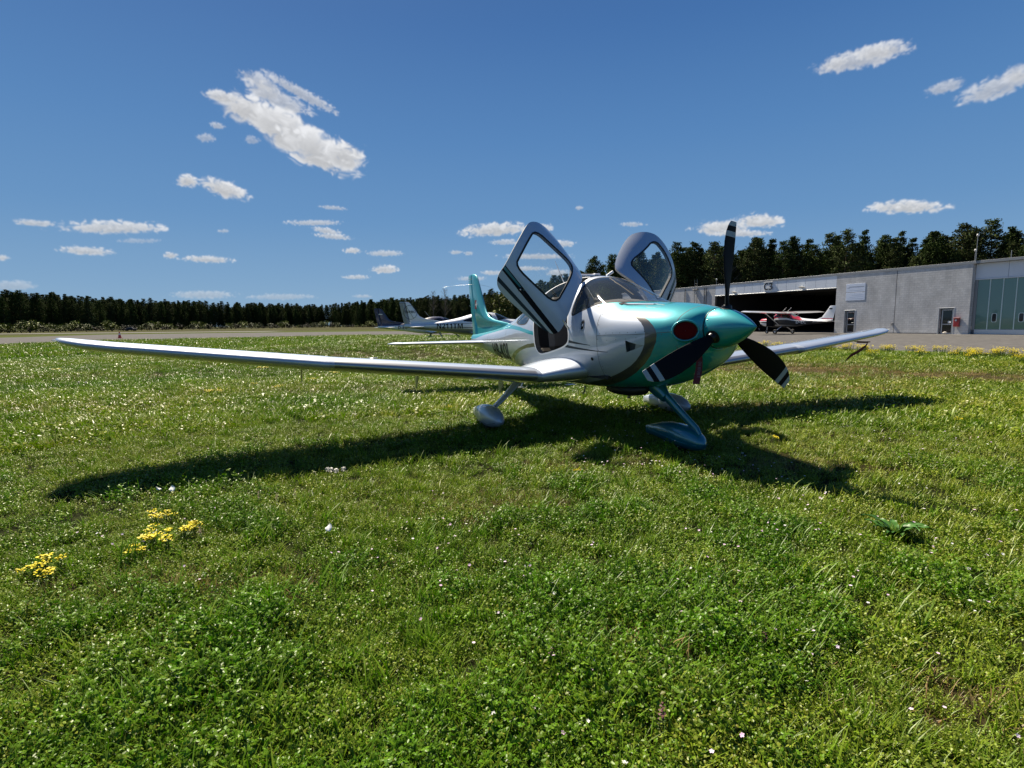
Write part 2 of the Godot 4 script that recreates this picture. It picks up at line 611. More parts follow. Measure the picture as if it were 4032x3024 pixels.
# ---------------------------------------------------------------- hangar
func wbox(mb: MB, u0: float, u1: float, y0: float, y1: float, o0: float, o1: float, bev := 0.0) -> void:
	var b := Basis(Vector3(W_D.x, 0, W_D.y), Vector3.UP, Vector3(-W_N.x, 0, -W_N.y))
	mb.box(wall_pt((u0 + u1) * 0.5, (y0 + y1) * 0.5, (o0 + o1) * 0.5), Vector3(absf(u1 - u0), y1 - y0, absf(o1 - o0)), b, bev)

func wpart(called: String, parent: Node, u0: float, u1: float, y0: float, y1: float, o0: float, o1: float, m: Material, bev := 0.01) -> MeshInstance3D:
	var mb := MB.new()
	wbox(mb, u0, u1, y0, y1, o0, o1, bev)
	return part(called, mb, m, parent)

func block_texture() -> ImageTexture:
	# split-faced concrete blocks, 0.4 x 0.2 m; 40 px to the metre
	var w := 640
	var h := 480
	var im := Image.create(w, h, false, Image.FORMAT_RGB8)
	var r := RandomNumberGenerator.new()
	r.seed = 77
	var f := FastNoiseLite.new()
	f.seed = 5
	f.frequency = 0.09
	f.fractal_octaves = 3
	for by in 60:
		for bx in 41:
			var t := r.randf_range(0.695, 0.735)
			var x0 := bx * 16 - (8 if by % 2 else 0)
			for yy in 8:
				for xx in 16:
					var px := x0 + xx
					if px < 0 or px >= w:
						continue
					var joint := yy == 0 or xx == 0
					var g := (0.655 if joint else t) + 0.06 * f.get_noise_2d(px * 2.0, (by * 8 + yy) * 5.0)
					g += 0.07 * f.get_noise_2d(px * 0.22 + 900.0, (by * 8 + yy) * 0.10) - 0.03 * maxf(0.0, f.get_noise_2d(px * 1.1, 77.0)) * (by / 60.0)
					im.set_pixel(px, by * 8 + yy, Color(g * 0.995, g, g * 1.005))
	return ImageTexture.create_from_image(im)

func hangar() -> void:
	var o := thing("hangar", "long grey concrete block hangar with an open bay and green glass doors", "hangar")
	var wm := StandardMaterial3D.new()
	wm.albedo_texture = block_texture()
	wm.roughness = 0.93
	wm.uv1_triplanar = true
	wm.uv1_scale = Vector3(1.0 / 16.0, 1.0 / 12.0, 1.0 / 16.0)
	wm.uv1_triplanar_sharpness = 8.0
	wm.heightmap_enabled = true
	wm.heightmap_texture = wm.albedo_texture
	wm.heightmap_scale = 3.5
	var trim := mat(Color(0.25, 0.265, 0.28), 0.5, 0.2)
	var white := mat(Color(0.60, 0.65, 0.72), 0.45)
	var dark := mat(Color(0.015, 0.015, 0.016), 0.9)
	var frame := mat(Color(0.40, 0.42, 0.44), 0.4, 0.3)
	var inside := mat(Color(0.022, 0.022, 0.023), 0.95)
	# the blocks' material is laid out along the wall: build the masonry in the wall's own axes
	var b := Basis(Vector3(-W_D.x, 0, -W_D.y), Vector3.UP, Vector3(W_N.x, 0, W_N.y))
	var wall := func(u0: float, u1: float, y0: float, y1: float, o0: float, o1: float) -> void:
		var mb := MB.new()
		mb.box(Vector3(-(u0 + u1) * 0.5, (y0 + y1) * 0.5, (o0 + o1) * 0.5), Vector3(u1 - u0, y1 - y0, absf(o1 - o0)), Basis.IDENTITY, 0.0)
		var wl := part("wall", mb, wm, o)
		wl.transform = Transform3D(b, wall_pt(0, 0, 0))
	for s in [[-1.38, -0.24, 0.0, 5.92], [0.84, 4.505, 0.0, 5.92], [-0.24, 0.84, 2.27, 5.92], [4.555, 8.28, 0.0, 5.92], [9.32, 10.35, 0.0, 5.92], [8.28, 9.32, 2.29, 5.92]]:
		wall.call(s[0], s[1], s[2], s[3], 0.0, -0.45)
	wall.call(26.88, 47.0, 0.0, 5.92, 0.0, -0.4)
	wpart("joint_strip", o, 4.505, 4.555, 0.0, 5.92, -0.06, -0.3, dark, 0.0)
	wpart("base_course", o, 0.86, 8.26, 0.03, 0.14, 0.002, 0.008, mat(Color(0.12, 0.12, 0.13), 0.9), 0.0)
	# roof slab, its edge trim
	wpart("roof", o, -27.0, 47.2, 5.925, 6.04, 0.012, -30.0, trim)
	wpart("roof_edge", o, -27.0, 47.25, 5.90, 6.12, 0.032, 0.013, trim, 0.006)
	# open bay
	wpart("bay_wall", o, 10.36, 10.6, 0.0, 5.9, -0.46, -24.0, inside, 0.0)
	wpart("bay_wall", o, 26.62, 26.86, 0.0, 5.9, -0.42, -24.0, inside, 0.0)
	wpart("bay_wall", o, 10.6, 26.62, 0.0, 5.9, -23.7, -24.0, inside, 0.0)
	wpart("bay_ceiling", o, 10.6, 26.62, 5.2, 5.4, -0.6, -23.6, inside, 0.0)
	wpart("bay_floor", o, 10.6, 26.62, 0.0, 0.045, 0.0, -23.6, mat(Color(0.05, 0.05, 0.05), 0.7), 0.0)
	for k in 4:
		wpart("roof_beam", o, 10.7, 26.5, 4.85, 5.15, -4.0 - k * 5.0, -4.3 - k * 5.0, mat(Color(0.05, 0.05, 0.055), 0.6), 0.0)
	wpart("workbench", o, 12.0, 15.0, 0.75, 0.85, -21.0, -22.0, mat(Color(0.12, 0.1, 0.08), 0.8))
	wpart("fascia_rail", o, 10.36, 26.87, 4.63, 4.71, 0.008, -0.12, frame)
	var n := 14
	for k in n:
		var u := 10.37 + k * 16.5 / n
		wpart("fascia_panel", o, u, u + 16.5 / n - 0.02, 4.72, 5.90, 0.0, -0.10, white, 0.008)
	wpart("corner_post", o, 26.62, 26.87, 0.0, 4.63, 0.0, -0.41, dark)
	# flood lamps under the fascia sign line
	for u in [14.16, 23.56]:
		var mb := MB.new()
		mb.tube([wall_pt(u, 5.12, 0.0), wall_pt(u, 5.13, 0.10), wall_pt(u, 5.06, 0.17)], 0.025, 6)
		var lamp := part("flood_lamp", mb, frame, o)
		var sh := MB.new()
		sh.lathe([[0.0, 0.06], [0.05, 0.16], [0.09, 0.30], [0.13, 0.33], [0.14, 0.0]], wall_pt(u, 5.08, 0.20), Vector3(W_N.x * 0.25, -1, W_N.y * 0.25).normalized(), 14)
		part("lamp_shade", sh, M.lamp_white, lamp)
	# glazed bay at the right
	wpart("fascia_rail", o, -26.0, -1.39, 4.57, 4.66, -0.40, -0.62, white)
	for k in 11:
		var u := -1.40 - (k + 1) * 2.2
		wpart("fascia_panel", o, u + 0.02, u + 2.2, 4.67, 5.90, -0.44, -0.56, white, 0.008)
	wpart("corner_post", o, -1.60, -1.385, 0.0, 4.57, -0.46, -0.64, trim)
	wpart("door_plinth", o, -26.0, -1.39, 0.05, 0.46, -0.46, -0.60, mat(Color(0.47, 0.52, 0.56), 0.4, 0.2))
	wpart("bay_wall", o, -26.0, -1.39, 0.0, 5.9, -9.0, -9.2, inside, 0.0)
	var gg := mat(Color(0.085, 0.175, 0.145), 0.10, 0.0, 1.0, 0.02)
	var pale := mat(Color(0.50, 0.62, 0.60), 0.4)
	for k in 26:
		var u1 := -1.58 - k * 0.872
		var u0 := u1 - 0.872
		var g := wpart("glass_panel", o, u0 + 0.035, u1 - 0.035, 0.475, 4.56, -0.50, -0.54, gg, 0.0)
		wpart("mullion", o, u0 - 0.033, u0 + 0.033, 0.465, 4.565, -0.465, -0.56, pale, 0.006)
		if k % 2 == 1:
			var um := (u0 + u1) * 0.5
			var fr := MB.new()
			var ring := []
			for q in 25:
				var t := TAU * q / 24.0
				var cx := signf(cos(t)) * pow(absf(cos(t)), 0.42)
				var cy := signf(sin(t)) * pow(absf(sin(t)), 0.42)
				ring.append(Vector2(cx, cy))
			var rws := []
			for w in [[0.185, 0.37, -0.50], [0.185, 0.37, -0.475], [0.145, 0.33, -0.475], [0.145, 0.33, -0.50]]:
				var line := PackedVector3Array()
				for q in 24:
					line.append(wall_pt(um + ring[q].x * w[0], 1.42 + ring[q].y * w[1], w[2]))
				rws.append(line)
			fr.grid(rws, true)
			part("porthole_frame", fr, pale, g)
			var pn := MB.new()
			var pts := []
			for q in 24:
				pts.append(wall_pt(um + ring[q].x * 0.147, 1.42 + ring[q].y * 0.332, -0.494))
			pn.flat(pts, Vector3(W_N.x, 0, W_N.y))
			part("porthole_pane", pn, mat(Color(0.012, 0.013, 0.016), 0.05), g)
	# the two doors
	for d in [[8.28, 9.32, 2.29], [-0.24, 0.84, 2.27]]:
		var u0: float = d[0]
		var u1: float = d[1]
		var y1: float = d[2]
		var dr := wpart("door", o, u0 + 0.10, u0 + 0.19, 0.05, y1 - 0.08, -0.20, -0.26, frame, 0.004)
		wpart("door_frame", dr, u0 - 0.07, u0 + 0.0, 0.04, y1 + 0.07, 0.014, -0.10, frame, 0.006)
		wpart("door_frame", dr, u1, u1 + 0.07, 0.04, y1 + 0.07, 0.014, -0.10, frame, 0.006)
		wpart("door_frame", dr, u0, u1, y1, y1 + 0.07, 0.014, -0.10, frame, 0.006)
		wpart("jamb", dr, u1 - 0.19, u1 - 0.10, 0.05, y1 - 0.08, -0.20, -0.26, frame, 0.004)
		wpart("rail", dr, u0 + 0.19, u1 - 0.19, y1 - 0.17, y1 - 0.08, -0.20, -0.26, frame, 0.004)
		wpart("rail", dr, u0 + 0.19, u1 - 0.19, 0.86, 0.94, -0.20, -0.26, frame, 0.004)
		wpart("rail", dr, u0 + 0.19, u1 - 0.19, 0.05, 0.16, -0.20, -0.26, frame, 0.004)
		wpart("door_pane", dr, u0 + 0.19, u1 - 0.19, 0.94, y1 - 0.17, -0.225, -0.235, mat(Color(0.012, 0.016, 0.016), 0.04), 0.0)
		wpart("door_pane", dr, u0 + 0.19, u1 - 0.19, 0.16, 0.86, -0.225, -0.235, mat(Color(0.016, 0.015, 0.02), 0.06), 0.0)
		wpart("door_reveal", dr, u0, u1, 0.05, y1, -0.30, -0.40, inside, 0.0)
		var hb := MB.new()
		hb.tube([wall_pt(u0 + 0.16, 1.10, -0.20), wall_pt(u0 + 0.17, 1.12, -0.10), wall_pt(u0 + 0.30, 1.02, -0.09)], 0.018, 6)
		part("door_handle", hb, M.steel, dr)
	wpart("notice", o, 0.02, 0.24, 0.99, 1.19, -0.219, -0.223, mat(Color(0.55, 0.6, 0.65), 0.6), 0.0)
	# downpipes and dark stains' gutters on the far wall
	for u in [28.4, 28.75, 32.4]:
		var pb := MB.new()
		pb.tube([wall_pt(u, 5.86, 0.07), wall_pt(u, 0.1, 0.07)], 0.05, 8)
		part("downpipe", pb, mat(Color(0.16, 0.165, 0.17), 0.5, 0.3), o)
	wpart("junction_box", o, 4.60, 4.78, 0.85, 1.05, 0.002, 0.10, mat(Color(0.22, 0.22, 0.22), 0.6))
	# things fixed to the building
	var sb := thing("sign_board", "pale blue two-panel notice board high on the hangar wall above a door", "sign")
	var bm := mat(Color(0.54, 0.61, 0.74), 0.5)
	wpart("panel", sb, 7.39, 9.31, 4.13, 4.97, 0.004, 0.020, bm)
	wpart("panel", sb, 7.39, 9.31, 3.31, 4.09, 0.004, 0.020, bm)
	wpart("divider", sb, 7.39, 9.31, 4.09, 4.13, 0.003, 0.014, M.navy)
	var grey := mat(Color(0.30, 0.35, 0.44), 0.6)
	wpart("faded_print", sb, 7.52, 9.0, 4.60, 4.70, 0.0205, 0.0225, grey, 0.0)
	wpart("faded_print", sb, 8.95, 9.2, 4.52, 4.60, 0.0205, 0.0225, grey, 0.0)
	wpart("faded_print", sb, 7.7, 9.0, 4.30, 4.36, 0.0205, 0.0225, mat(Color(0.48, 0.54, 0.64), 0.6), 0.0)
	for k in 3:
		wpart("faded_print", sb, 7.55, 9.1 - k * 0.2, 3.46 + k * 0.18, 3.50 + k * 0.18, 0.0205, 0.0225, mat(Color(0.42, 0.50, 0.64), 0.6), 0.0)
	var cs := thing("bay_sign", "white box sign reading C3 above the open hangar bay", "sign")
	wpart("box", cs, 18.08, 19.22, 4.86, 5.84, 0.004, 0.07, mat(Color(0.62, 0.64, 0.66), 0.5), 0.02)
	wpart("hood", cs, 18.02, 19.28, 5.845, 5.885, 0.004, 0.11, mat(Color(0.5, 0.53, 0.56), 0.5))
	part_mesh("lettering", text_mesh("C3", 0.78, 0.012, true), M.black, cs).transform = Transform3D(b, wall_pt(18.65, 5.33, 0.078))
	var ex := thing("extinguisher_box", "red box with a white emblem on the wall beside the glazed hangar door", "fire box")
	wpart("case", ex, -0.80, -0.38, 0.69, 1.40, 0.02, 0.24, M.redpaint, 0.03)
	wpart("lid", ex, -0.83, -0.35, 1.402, 1.46, 0.01, 0.27, M.redpaint, 0.02)
	var em := MB.new()
	em.lathe([[0.0, 0.0], [0.001, 0.075], [0.004, 0.08], [0.004, 0.0]], wall_pt(-0.57, 1.24, 0.241), Vector3(W_N.x, 0, W_N.y), 16)
	part("emblem", em, M.lamp_white, ex)
	var la := thing("wall_ladder", "dark steel ladder running up the grey wall left of the open bay", "ladder")
	for u in [29.95, 30.4]:
		var mb := MB.new()
		mb.tube([wall_pt(u, 0.2, 0.2), wall_pt(u, 7.05, 0.2)], 0.028, 6)
		part("stile", mb, mat(Color(0.13, 0.14, 0.14), 0.5, 0.4), la)
	for k in 22:
		var mb := MB.new()
		mb.tube([wall_pt(29.95, 0.4 + k * 0.29, 0.2), wall_pt(30.4, 0.4 + k * 0.29, 0.2)], 0.016, 5)
		part("rung", mb, mat(Color(0.13, 0.14, 0.14), 0.5, 0.4), la)
	for y in [1.2, 3.6, 5.7]:
		wpart("bracket", la, 29.8, 30.9, y, y + 0.06, 0.0, 0.22, mat(Color(0.10, 0.10, 0.11), 0.5))
	var mast := [[-1.55, 8.2, 0.05, "tall thin roof mast topped by a small white lamp above the hangar corner"], [-1.22, 7.05, -0.5, "short roof post with a round white light just left of the tall mast"], [27.0, 6.85, -0.3, "small white camera on a short post above the open bay's left corner"], [-3.0, 6.9, -2.0, "bare thin roof rod right of the tall mast"]]
	for q in mast:
		var t := thing("roof_mast", q[3], "mast")
		var mb := MB.new()
		mb.tube([wall_pt(q[0], 6.03, q[2]), wall_pt(q[0], q[1], q[2])], 0.022, 6)
		part("pole", mb, trim, t)
		if q[3].contains("white"):
			var hb := MB.new()
			hb.lathe([[-0.10, 0.0], [-0.09, 0.07], [0.0, 0.10], [0.09, 0.07], [0.10, 0.0]], wall_pt(q[0], q[1], q[2]), Vector3.UP, 10)
			part("lamp_head", hb, M.lamp_white, t)
	var bag := thing("crumpled_bag", "small crumpled white bag lying at the foot of the right-hand hangar door", "bag")
	var bb := MB.new()
	var rws := []
	for i in 7:
		var line := PackedVector3Array()
		for k in 12:
			var t := TAU * k / 12.0
			var rr := 0.19 * sin(PI * (i + 0.35) / 7.0) * (0.75 + 0.35 * nz.get_noise_2d(i * 60.0, k * 47.0))
			var c := wall_pt(0.12, 0.05, 0.32)
			line.append(c + Vector3(cos(t) * rr * 1.25, 0.03 + i * 0.032, sin(t) * rr))
		rws.append(line)
	bb.grid(rws, true, true)
	part("bag", bb, mat(Color(0.62, 0.58, 0.52), 0.8), bag)

func text_mesh(s: String, size: float, depth: float, bold := false) -> TextMesh:
	var t := TextMesh.new()
	var f := SystemFont.new()
	f.font_names = PackedStringArray(["Droid Sans"])
	var fv := FontVariation.new()
	fv.base_font = f
	if bold:
		f.font_weight = 700
	t.font = fv
	t.text = s
	t.font_size = 64
	t.pixel_size = size / 46.0
	t.depth = depth
	t.curve_step = 1.5
	return t


# ---------------------------------------------------------------- trees
func pine_meshes(seed_: int, h: float, kind: int) -> Array:
	var r := RandomNumberGenerator.new()
	r.seed = seed_
	var tr := MB.new()
	var lean := Vector3(r.randf_range(-0.4, 0.4), 0, r.randf_range(-0.4, 0.4))
	var path := []
	var rad := []
	for i in 7:
		var k := i / 6.0
		path.append(Vector3(lean.x * k * k, h * 0.97 * k - 0.3, lean.z * k * k))
		rad.append(0.24 * (1.0 - k) + 0.03)
	tr.tube(path, rad, 7, false)
	var cr := MB.new()
	var base := 0.13 + r.randf() * 0.14
	var tone := r.randf_range(0.8, 1.15)
	var levels := 17
	for i in levels:
		var k := i / float(levels - 1)
		var y := h * (base + (1.0 - base) * k)
		var reach := h * 0.155 * (sin(PI * clampf(0.16 + k * 0.80, 0.0, 1.0)) * 0.95 + 0.10) * r.randf_range(0.8, 1.15)
		if kind == 1:
			reach = h * 0.17 * pow(1.02 - k, 0.8) * r.randf_range(0.8, 1.15) + 0.12
		var nb := 6 if k < 0.85 else 4
		var a0 := r.randf() * TAU
		for b in nb:
			if r.randf() < 0.14:
				continue
			var az := a0 + TAU * b / nb + r.randf_range(-0.4, 0.4)
			var d := Vector3(cos(az), 0, sin(az))
			var tip := Vector3(lean.x, y, lean.z) + d * reach + Vector3(0, (0.12 if kind == 0 else -0.25) * reach + r.randf_range(-0.3, 0.3), 0)
			var root := Vector3(lean.x * k, y - 0.3, lean.z * k)
			if kind == 0 and r.randf() < 0.5:
				tr.tube([root, tip], [0.05, 0.015], 4, false)
			for cl in [0.45, 0.75, 1.0]:
				if cl < 0.5 and r.randf() < 0.2:
					continue
				var c := root.lerp(tip, cl)
				var sz := (0.72 + 0.42 * r.randf()) * (1.0 - 0.45 * k)
				var sh := tone * r.randf_range(0.7, 1.3)
				for q in 34:
					var p := c + Vector3(r.randf_range(-1, 1), r.randf_range(-0.6, 0.8), r.randf_range(-1, 1)) * sz
					var u := Vector3(r.randf_range(-1, 1), r.randf_range(-0.2, 0.9), r.randf_range(-1, 1)).normalized()
					var w := u.cross(Vector3(r.randf_range(-1, 1), r.randf_range(-1, 1), r.randf_range(-1, 1))).normalized()
					var l := r.randf_range(0.18, 0.40)
					var g := sh * r.randf_range(0.75, 1.25)
					cr.col = Color(0.054 * g, 0.071 * g, 0.028 * g)
					if r.randf() < 0.10:
						cr.col = Color(0.066 * g, 0.066 * g, 0.032 * g)
					var nm := (u.cross(w) + (p - Vector3(lean.x, y, lean.z)).normalized() * 0.8).normalized()
					var ka := cr.vert(p - u * l * 0.5, nm)
					var kb := cr.vert(p + w * l * 0.33, nm)
					var kc := cr.vert(p + u * l * 0.6, nm)
					var kd := cr.vert(p - w * l * 0.33, nm)
					cr.quad(ka, kb, kc, kd)
	return [tr.mesh(), cr.mesh()]

func leafy_meshes(seed_: int, h: float, c0: Color, spread: float, n: int, leaf: float) -> Array:
	var r := RandomNumberGenerator.new()
	r.seed = seed_
	var tr := MB.new()
	for s in 4:
		var az := r.randf() * TAU
		var p := [Vector3(0, -0.1, 0), Vector3(cos(az) * spread * 0.25, h * 0.4, sin(az) * spread * 0.25), Vector3(cos(az) * spread * 0.5, h * 0.85, sin(az) * spread * 0.5)]
		tr.tube(p, [0.035 * h * 0.5, 0.02 * h * 0.5, 0.006 * h * 0.5], 5, false)
	var cr := MB.new()
	var lobes := []
	for i in 9:
		var az := r.randf() * TAU
		var q := sqrt(r.randf())
		lobes.append([Vector3(cos(az) * spread * q * 0.75, h * r.randf_range(0.25, 0.92) * (1.0 - 0.25 * q), sin(az) * spread * q * 0.75), spread * r.randf_range(0.3, 0.55), r.randf_range(0.75, 1.25)])
	for i in n:
		var lo: Array = lobes[r.randi() % lobes.size()]
		var d := Vector3(r.randf_range(-1, 1), r.randf_range(-0.9, 1), r.randf_range(-1, 1)).normalized() * pow(r.randf(), 0.4)
		var p: Vector3 = lo[0] + d * lo[1]
		p.y = maxf(p.y, 0.05)
		var u := Vector3(r.randf_range(-1, 1), r.randf_range(-1, 1), r.randf_range(-1, 1)).normalized()
		var w := u.cross(Vector3(r.randf_range(-1, 1), 1, r.randf_range(-1, 1))).normalized()
		var l := leaf * r.randf_range(0.6, 1.3)
		var g: float = lo[2] * r.randf_range(0.75, 1.25)
		cr.col = Color(c0.r * g, c0.g * g, c0.b * g)
		var nm := (u.cross(w) + d).normalized()
		cr.quad(cr.vert(p - u * l * 0.5, nm), cr.vert(p + w * l * 0.32, nm), cr.vert(p + u * l * 0.5, nm), cr.vert(p - w * l * 0.32, nm))
	return [tr.mesh(), cr.mesh()]

func bare_mesh(seed_: int, h: float) -> ArrayMesh:
	var r := RandomNumberGenerator.new()
	r.seed = seed_
	var mb := MB.new()
	mb.tube([Vector3(0, -0.2, 0), Vector3(0.1, h * 0.5, 0), Vector3(0.0, h, 0.1)], [0.2, 0.12, 0.02], 6, false)
	for i in 46:
		var y := h * r.randf_range(0.3, 0.95)
		var az := r.randf() * TAU
		var l := h * 0.24 * (1.15 - y / h) + 0.8
		var a := Vector3(0.05, y, 0)
		var e := a + Vector3(cos(az) * l * 0.7, l * 0.75, sin(az) * l * 0.7)
		mb.tube([a, a.lerp(e, 0.5) + Vector3(0, 0.1, 0), e], [0.05, 0.035, 0.012], 4, false)
		for q in 4:
			var s := a.lerp(e, r.randf_range(0.35, 1.0))
			mb.tube([s, s + Vector3(r.randf_range(-0.6, 0.6), r.randf_range(0.3, 0.9), r.randf_range(-0.6, 0.6))], [0.022, 0.008], 3, false)
	return mb.mesh()

const EDGE := [[-233, -170], [-223, -235], [-221, -300], [-202, -385], [-145, -430], [-62, -335], [-16, -300], [25, -165], [40, -132], [58, -125], [77, -115], [91, -105], [95, -100], [108, -85], [127, -75], [160, -60]]

func forest() -> void:
	var bark := mat(Color(0.060, 0.040, 0.028), 0.9)
	var lm := leaf_mat(Color(0.34, 0.40, 0.12), 0.75)
	lm.metallic_specular = 0.12
	var tints := []
	for q in [Color(1, 1, 1), Color(0.82, 0.88, 0.80), Color(0.90, 0.96, 0.84)]:
		var tm: StandardMaterial3D = lm.duplicate()
		tm.albedo_color = q
		tints.append(tm)
	var protos := []
	for i in 8:
		protos.append(pine_meshes(100 + i, 18.6, 1 if i % 2 == 1 else 0))
	var r := RandomNumberGenerator.new()
	r.seed = 31
	var rest := []
	var restc := []
	for i in 8:
		rest.append([])
		restc.append([])
	var made := [0, 0]
	var place := func(p: Vector2, sc: float, as_thing: bool, k: int) -> void:
		var xf := Transform3D(Basis(Vector3.UP, r.randf() * TAU).scaled(Vector3(sc * r.randf_range(0.9, 1.1), sc, sc * r.randf_range(0.9, 1.1))), Vector3(p.x, -0.05, p.y))
		if not as_thing:
			rest[k].append(xf)
			restc[k].append(Color(1, 1, 1))
			return
		var right := p.x > 20.0
		var t := thing("pine_tree", "dark green pine standing in the forest behind the hangar roof" if right else "dark distant pine in the forest edge beyond the taxiway", "pine tree", xf, "pines behind the hangar" if right else "pines beyond the taxiway")
		part_mesh("trunk", protos[k][0], bark, t)
		part_mesh("crown", protos[k][1], tints[r.randi() % 3], t)
		made[1 if right else 0] += 1
	for i in EDGE.size() - 1:
		var a := Vector2(EDGE[i][0], EDGE[i][1])
		var b := Vector2(EDGE[i + 1][0], EDGE[i + 1][1])
		var d := (b - a).normalized()
		var nrm := Vector2(d.y, -d.x)
		var far := a.length() > 200.0
		var step := 3.3 if far else 2.9
		var n := int((b - a).length() / step)
		for row in 8:
			for k in n:
				var p := a.lerp(b, (k + 0.5) / n) + nrm * (row * (4.3 if far else 3.6) + r.randf_range(-1.8, 1.8)) + d * r.randf_range(-1.6, 1.6)
				var sc := r.randf_range(0.80, 1.10) * (0.92 if far else 1.0)
				if row == 0 and r.randf() < 0.12:
					sc *= 0.72
				place.call(p, sc, row < (1 if far else 3) and (made[0] if p.x <= 20.0 else made[1]) < (125 if p.x <= 20.0 else 160), r.randi() % 8)
	for k in 8:
		stuff_mass("forest_trunks", protos[k][0], bark, rest[k])
		stuff_mass("forest_crowns", protos[k][1], lm, rest[k])
	# undergrowth at the edge of the left forest
	var shrub_kinds := []
	for i in 5:
		shrub_kinds.append(leafy_meshes(300 + i, 4.0, [Color(0.10, 0.125, 0.02), Color(0.060, 0.072, 0.022), Color(0.045, 0.042, 0.024), Color(0.07, 0.088, 0.02), Color(0.038, 0.040, 0.02)][i], 2.2, 620, 0.42))
	var sl := leaf_mat(Color(0.22, 0.25, 0.05), 0.6)
	for i in 95:
		var px := -120.0 + 1750.0 * (i + r.randf() * 0.9) / 95.0
		var dd := 175.0 + 105.0 * clampf(px / 900.0, 0.0, 1.4) + r.randf_range(-20, 8)
		var x := (px - 2016.0) / 2106.0 * dd
		var k := r.randi() % 5
		var sc := r.randf_range(0.35, 0.95)
		if i % 9 == 4:
			k = 0
			sc = 1.2
		var t := thing("shrub", ["bright yellow-green shrub in front of the dark forest beyond the taxiway", "dull green shrub in the scrub beyond the taxiway", "brownish leafless-looking shrub in the scrub beyond the taxiway", "mid green shrub in the scrub beyond the taxiway", "dark brown-green shrub in the scrub beyond the taxiway"][k], "shrub", Transform3D(Basis(Vector3.UP, r.randf() * TAU).scaled(Vector3(sc * 1.3, sc, sc * 1.3)), Vector3(x, -0.05, -dd)), "scrub in front of the far forest")
		part_mesh("stem", shrub_kinds[k][0], bark, t)
		part_mesh("foliage", shrub_kinds[k][1], sl, t)
	var yt := leafy_meshes(411, 7.6, Color(0.085, 0.10, 0.016), 3.0, 2400, 0.42)
	for q in [[-1.6, -92.0, 1.0, "round tree with fresh yellow-green leaves behind the aircraft's tail"], [31.0, -108.0, 0.95, "yellow-green tree among the pines above the open hangar bay"]]:
		var t := thing("leafy_tree", q[3], "tree", Transform3D(Basis.IDENTITY.scaled(Vector3.ONE * q[2]), Vector3(q[0], -0.05, q[1])))
		part_mesh("trunk", yt[0], bark, t)
		part_mesh("crown", yt[1], sl, t)
	var bare := [[-31.0, -215.0, 14.0, "bare grey tree beside the turquoise fin, left one of two"], [-26.0, -212.0, 15.0, "bare grey tree beside the turquoise fin, right one of two"], [51.0, -127.0, 19.0, "bare thin treetop sticking out of the pines left of the upright blade"]]
	for k in bare.size():
		var q: Array = bare[k]
		var o := part_mesh("bare_tree", bare_mesh(500 + k, q[2]), mat(Color(0.09, 0.08, 0.07), 0.9), self)
		o.position = Vector3(q[0], 0, q[1])
		tag(o, q[3], "tree")

func stuff_mass(called: String, me: Mesh, m: Material, xf: Array) -> void:
	var cols := []
	for i in xf.size():
		var g := 0.8 + 0.4 * absf(nz.get_noise_2d(i * 37.0, 5.0))
		cols.append(Color(g, g, g))
	stuff_copies(called, me, m, xf, cols, "deep mass of dark pines behind the forest edge", "forest")

func field_things() -> void:
	var co := thing("traffic_cone", "small red and white cone on the taxiway beyond the wing tip", "traffic cone", Transform3D(Basis.IDENTITY, Vector3(-49.27, 0.036, -67.57)))
	var mb := MB.new()
	mb.lathe([[0.04, 0.20], [0.06, 0.19], [0.85, 0.035], [0.87, 0.0]], Vector3.ZERO, Vector3.UP, 16)
	part("cone", mb, mat(Color(0.55, 0.05, 0.035), 0.6), co)
	var bs := MB.new()
	bs.box(Vector3(0, 0.02, 0), Vector3(0.5, 0.04, 0.5), Basis.IDENTITY, 0.01)
	part("base", bs, mat(Color(0.5, 0.05, 0.035), 0.6), co)
	var cu := MB.new()
	cu.lathe([[0.42, 0.124], [0.44, 0.124], [0.60, 0.094], [0.62, 0.088]], Vector3.ZERO, Vector3.UP, 16)
	part("collar", cu, mat(Color(0.6, 0.58, 0.56), 0.6), co)
	var ca := thing("parked_car", "tiny dark car with a pale roof far off before the forest", "car", Transform3D(Basis(Vector3.UP, 0.3), Vector3(-150, 0.03, -212)))
	var body := MB.new()
	body.box(Vector3(0, 0.62, 0), Vector3(4.2, 0.62, 1.75), Basis.IDENTITY, 0.15)
	part("body", body, M.black, ca)
	var cab := MB.new()
	var rows := []
	for q in [[0.90, 1.35, 0.80], [1.15, 1.15, 0.74], [1.42, 0.85, 0.64]]:
		var line := PackedVector3Array()
		for k in 16:
			var t := TAU * k / 16.0
			line.append(Vector3(signf(cos(t)) * pow(absf(cos(t)), 0.4) * q[1] - 0.2, q[0], signf(sin(t)) * pow(absf(sin(t)), 0.4) * q[2]))
		rows.append(line)
	cab.grid(rows, true, true)
	part("cabin", cab, M.black, ca)
	var rf := MB.new()
	rf.box(Vector3(-0.2, 1.47, 0), Vector3(1.6, 0.06, 1.2), Basis.IDENTITY, 0.02)
	part("roof", rf, M.lamp_white, ca)
	for sx in [-1.3, 1.3]:
		for sz in [-0.8, 0.8]:
			var wb := MB.new()
			wb.lathe([[-0.1, 0.0], [-0.1, 0.28], [-0.06, 0.33], [0.06, 0.33], [0.1, 0.28], [0.1, 0.0]], Vector3(sx, 0.33, sz), Vector3(0, 0, 1), 14)
			part("wheel", wb, M.rubber, ca)


